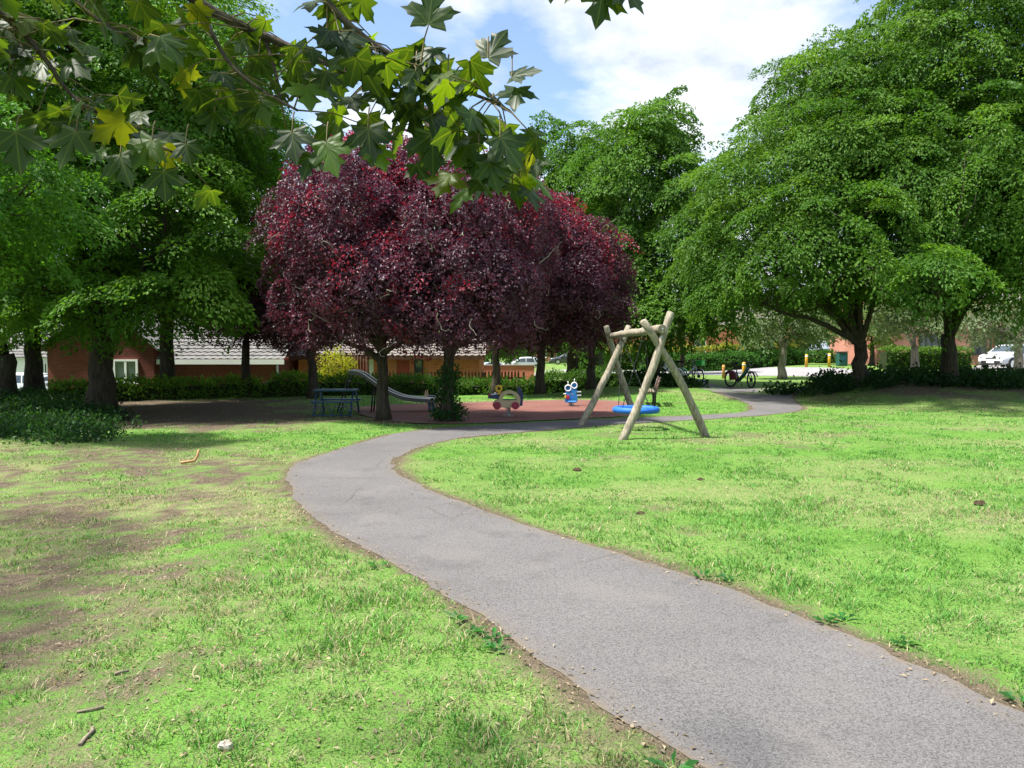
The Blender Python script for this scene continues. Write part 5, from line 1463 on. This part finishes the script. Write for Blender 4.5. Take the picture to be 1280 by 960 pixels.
def brick_house_right():
    Y = 60; t = thing('brick_house', 'red brick house with arched dark window and deep porch behind the pale car', 'house', (0, 0, 0)); g = .4
    x0, x1 = px2x(1096, Y), px2x(1345, Y); mb = MB(); wall_box(mb, x0, x1, Y, Y + 9, g - .3, 5.6); mb.build('wall', M['brick_red'], t)
    tile_roof(x0 - .4, x1 + .4, Y - .4, 5.6, Y + 4.5, 9, 'roof', M['roof_grey'], t, .6, .5); tile_roof(x0 - .4, x1 + .4, Y + 9.4, 5.6, Y + 4.5, 9, 'roof', M['roof_grey'], t, .6, .5)
    window(t, px2x(1214, Y), px2x(1232, Y), py2z(443, Y), py2z(424, Y), Y, 'dark_door', 1, .10, True)
    window(t, px2x(1256, Y), px2x(1267, Y), py2z(431, Y), py2z(419, Y), Y, 'dark_door', 0, .1)
    window(t, px2x(1148, Y), px2x(1180, Y), py2z(440, Y), py2z(418, Y), Y, 'dark_door', 3, .09)
    window(t, px2x(1290, Y), px2x(1310, Y), py2z(440, Y), py2z(418, Y), Y, 'dark_door', 1, .09)
    a0, a1 = px2x(1236, Y), px2x(1254, Y); top = py2z(424, Y)
    mb = MB(); o1 = [(a0, g), (a1, g), (a1, top)] + arc((a0 + a1) / 2, top, (a1 - a0) / 2, .5, 0, 180, 10)[1:-1] + [(a0, top)]
    mb.prism(o1, (0, Y - .02, 0), (1, 0, 0), (0, 0, 1), .035); mb.build('porch_door', M['dark_door'], t)
    mb = MB(); wall_box(mb, a0 - .5, a1 + .5, Y - 1.2, Y - .004, top + .75, top + .87); mb.build('porch_roof', M['roof_grey'], t)
    for x in (a0 - .35, a1 + .35): MB().box((x, Y - 1.05, (g + top + .74) / 2), (.14, .14, top + .74 - g), 0, .01).build('porch_post', M['brown_wood'], t)
brick_house_right()

# ------------------------------------------------------------------ cars
def car(label, loc, rz, paint, suv=False, group='cars parked beyond the park'):
    t = thing('parked_car', label, 'car', loc, rz, group)
    Ln, Wd, Ht = (4.5, .95, 1.68) if suv else (4.25, .89, 1.46)
    g0 = .26 if suv else .20; belt = 1.02 if suv else .90
    # top contour along the length (front = +x)
    if suv: top = [(-2.25, .70), (-2.2, .98), (-2.12, 1.10), (-1.95, 1.45), (-1.75, 1.60), (-.9, 1.68), (.0, 1.66), (.35, 1.60), (1.05, 1.10), (1.15, 1.06), (1.7, 1.01), (2.05, .93), (2.2, .80), (2.25, .60)]
    else: top = [(-2.12, .62), (-2.08, .88), (-1.98, .98), (-1.6, 1.30), (-1.25, 1.42), (-.5, 1.46), (.1, 1.43), (.4, 1.36), (1.05, .96), (1.15, .93), (1.6, .86), (1.95, .76), (2.08, .62), (2.12, .48)]
    tx = np.array([p[0] for p in top]); tz = np.array([p[1] for p in top])
    xs = np.unique(np.r_[np.linspace(-Ln / 2 + .001, Ln / 2 - .001, 44), tx]); V = []; Fq = []
    def hw(x, z):
        e = 1 - .10 * abs(x / (Ln / 2)) ** 4 - .05 * max(0, (abs(x) - Ln / 2 + .35) / .35)
        return Wd * e * (1.0 if z < belt else 1 - .27 * ((z - belt) / (Ht - belt)) ** 1.1) * (1 - .05 * max(0, .5 - z) / .5)
    sec = 8
    for x in xs:
        zt = float(np.interp(x, tx, tz)); zb = g0 + .10 * max(0, abs(x) - Ln / 2 + .45) / .45
        zz = [zb, zb + .12, min(.55, zt - .02), min(.75, zt - .015), min(belt, zt - .01), zb + 0]
        zz = [zb, min(zb + .15, zt - .04), min(.60, zt - .03), min(belt, zt - .02), max(min(belt, zt - .02), zt - .10), zt - .02]
        row = [(hw(x, z), z) for z in zz] + [(hw(x, zt) * .80, zt), (0, zt + .012)]
        V += [(x, y, z) for y, z in row] + [(x, -y, z) for y, z in row[-2::-1]]
    k = sec * 2 - 1; n = len(xs)
    for i in range(n - 1):
        for j in range(k - 1): Fq.append((i * k + j, (i + 1) * k + j, (i + 1) * k + j + 1, i * k + j + 1))
        Fq.append((i * k + k - 1, (i + 1) * k + k - 1, (i + 1) * k, i * k))
    Fq += [tuple(range(k)), tuple(reversed(range((n - 1) * k, n * k)))]
    MB().add(V, [f[::-1] for f in Fq], True).build('body', M[paint], t)
    def glass(name, quad):
        MB().add(quad, [tuple(range(len(quad)))]).build(name, M['glass'], t)
    def wz(x): return float(np.interp(x, tx, tz))
    xf, xr = (1.0, .40) if suv else (1.0, .44)
    e = .012
    q = []
    for x, ww in ((xf - .03, .84), (xr + .02, .80)): q += [(x + .02, -hw(x, wz(x)) * ww, wz(x) + .022), (x + .02, hw(x, wz(x)) * ww, wz(x) + .022)]
    glass('windscreen', [q[0], q[1], q[3], q[2]])
    xa, xb = (-2.10, -1.86) if suv else (-1.94, -1.5)
    q = []
    for x, ww in ((xa, .84), (xb, .78)): q += [(x - .02, -hw(x, wz(x)) * ww, wz(x) + .02), (x - .02, hw(x, wz(x)) * ww, wz(x) + .02)]
    glass('rear_window', [q[1], q[0], q[2], q[3]])
    zc = Ht - .14
    for s_ in (-1, 1):
        for nm, a, b, c, d in (('side_window', .92, .28, -.18, -.18), ('side_window', -.26, -.26, -1.15, -1.0), ('side_window', -1.24, -1.09, -1.78 if suv else -1.6, -1.45 if suv else -1.25)):
            pts = [(a, belt + .02), (b, zc), (d, zc), (c, belt + .02)]
            pts = [(x, min(z, wz(x) - .09)) for x, z in pts]
            V2 = [(x, s_ * (hw(x, z) + e), z) for x, z in pts]
            glass(nm, V2 if s_ > 0 else V2[::-1])
        for xw in (Ln * .305, -Ln * .295):
            rr = .36 if suv else .31
            mb = MB(); mb.torus((xw, s_ * (Wd - .085), rr), (0, 1, 0), rr - .09, .095, 24, 10, .95); w = mb.build('wheel', M['black_rubber'], t)
            mb = MB(); c = Vector((xw, s_ * (Wd - .02), rr)); mb.disc(c, (0, 1, 0), rr - .12, .05, 20)
            mb.build('rim', M['steel'], w)
            ar = MB(); o1 = arc(xw, rr, rr + .07, rr + .07, 0, 180, 12); i1 = arc(xw, rr, rr - .02, rr - .02, 0, 180, 12)
            for q_ in range(12): ar.prism([o1[q_], o1[q_ + 1], i1[q_ + 1], i1[q_]], (0, s_ * (Wd - .04), 0), (1, 0, 0), (0, 0, 1), .10)
            ar.build('wheel_arch', M['black_rubber'] if suv else M['black_metal'], t)
        zl = .80 if suv else .66
        MB().box((Ln / 2 - .13, s_ * .60, zl), (.22, .34, .13), -s_ * .35, .04).build('headlight', M['headlight'], t)
        MB().box((-Ln / 2 + .10, s_ * .66, zl + .1), (.18, .22, .2), s_ * .35, .04).build('taillight', M['taillight'], t)
        MB().box((.82, s_ * (Wd + .04), belt + .06), (.14, .17, .12), 0, .03).build('mirror', M[paint], t)
    MB().box((Ln / 2 - .03, 0, .46 if suv else .36), (.12, 1.25, .22), 0, .03).build('grille', M['black_metal'], t)
    MB().box((Ln / 2 - .06, 0, .74 if suv else .62), (.12, .7, .09), 0, .02).build('grille', M['black_metal'], t)
    if suv: MB().box((0, 0, .33), (4.0, 1.84, .14), 0, .04).build('sill_trim', M['black_rubber'], t)
    MB().box((Ln / 2 + .025, 0, .47), (.02, .5, .11), 0, .004).build('number_plate', M['play_white'], t)
    return t
p = onground(1263, 52); car('pale silver off-roader parked facing the park, by the red brick house', p, R(207), 'paint_white', True)
p = onground(1028, 77); car('blue grey estate car parked behind the low green hedge', p, R(184), 'paint_bluegrey')
p = onground(1085, 72); car('white car parked between the thick trunk and the clipped hedge', p, R(170), 'paint_white')
p = onground(609, 80); car('silver hatchback parked nearer the orange brick house', p, R(200), 'paint_silver')
p = onground(653, 80); car('white hatchback parked behind the orange garden wall', p, R(190), 'paint_white')
p = onground(711, 90); car('dark grey car parked by the far brick terrace', p, R(178), 'paint_dark')
p = onground(22, 42); car('pale car glimpsed between the dark trunks beside the white house', p, R(165), 'paint_white')

# ------------------------------------------------------------------ camera, light, sky
cam = bpy.data.cameras.new('camera'); co = bpy.data.objects.new('camera', cam); link(co)
co.location = (0, 0, CAMH); co.rotation_euler = (math.pi / 2 - PITCH, 0, 0)
cam.sensor_width = 36; cam.lens = 36 * F / 1280; cam.clip_start = .05; cam.clip_end = 3000
scene.camera = co
EL = R(62); AZ = math.atan2(-.88, -.22)
sd = Vector((math.sin(AZ) * math.cos(EL), math.cos(AZ) * math.cos(EL), math.sin(EL)))
sun = bpy.data.lights.new('sun', 'SUN'); sun.energy = 4.6; sun.angle = R(4); sun.color = (1, .96, .88)
so = bpy.data.objects.new('sun', sun); link(so); so.rotation_euler = sd.to_track_quat('Z', 'Y').to_euler(); so.location = (0, 0, 30)
def world():
    w = bpy.data.worlds.new('World'); scene.world = w; w.use_nodes = True; nt = w.node_tree; nt.nodes.clear()
    def n(typ, ins=None, **kw):
        nd = nt.nodes.new(typ)
        for k, v in kw.items(): setattr(nd, k, v)
        for k, v in (ins or {}).items():
            if isinstance(v, bpy.types.NodeSocket): nt.links.new(v, nd.inputs[k])
            else: nd.inputs[k].default_value = v
        return nd
    sky = n('ShaderNodeTexSky', None, sky_type='NISHITA', sun_disc=False, sun_elevation=EL, sun_rotation=AZ)
    d = n('ShaderNodeTexCoord').outputs['Generated']
    s_ = n('ShaderNodeSeparateXYZ', {0: d})
    z = n('ShaderNodeMath', {0: s_.outputs[2], 1: .22}, operation='ADD').outputs[0]; z = n('ShaderNodeMath', {0: z, 1: .08}, operation='MAXIMUM').outputs[0]
    u = n('ShaderNodeMath', {0: s_.outputs[0], 1: z}, operation='DIVIDE').outputs[0]; v = n('ShaderNodeMath', {0: s_.outputs[1], 1: z}, operation='DIVIDE').outputs[0]
    c = n('ShaderNodeCombineXYZ', {0: u, 1: v}).outputs[0]
    c = n('ShaderNodeVectorMath', {0: c, 1: CLOUD_OFF}, operation='ADD').outputs[0]
    f = n('ShaderNodeTexNoise', {'Vector': c, 'Scale': 1.55, 'Detail': 9, 'Roughness': .56, 'Distortion': .25}).outputs[0]
    r = n('ShaderNodeValToRGB', {0: f}); e = r.color_ramp.elements; e[0].position = .44; e[1].position = .57
    f2 = n('ShaderNodeTexNoise', {'Vector': c, 'Scale': 2.6, 'Detail': 6, 'Roughness': .6}).outputs[0]
    r2 = n('ShaderNodeValToRGB', {0: f2}); e = r2.color_ramp.elements; e[0].position = .35; e[1].position = .62
    e[0].color = (2.5, 2.9, 3.6, 1); e[1].color = (5.2, 5.3, 5.5, 1)
    m = n('ShaderNodeMix', {0: r.outputs[0]}, data_type='RGBA'); nt.links.new(sky.outputs[0], m.inputs[6]); nt.links.new(r2.outputs[0], m.inputs[7])
    bg = n('ShaderNodeBackground', {0: m.outputs[2], 1: .1})
    o = n('ShaderNodeOutputWorld'); nt.links.new(bg.outputs[0], o.inputs[0])
CLOUD_OFF = (15.5, 3.1, 0)
world()
vs = scene.view_settings; vs.view_transform = 'Standard'; vs.look = 'None'; vs.exposure = 1.4; vs.gamma = 1; vs.use_curve_mapping = False
scene.render.engine = 'CYCLES'
cy = scene.cycles; cy.max_bounces = 6; cy.diffuse_bounces = 3; cy.glossy_bounces = 2; cy.transmission_bounces = 3; cy.transparent_max_bounces = 4
cy.caustics_reflective = False; cy.caustics_refractive = False; cy.use_denoising = True; cy.denoiser = 'OPENIMAGEDENOISE'
cy.sample_clamp_indirect = 4
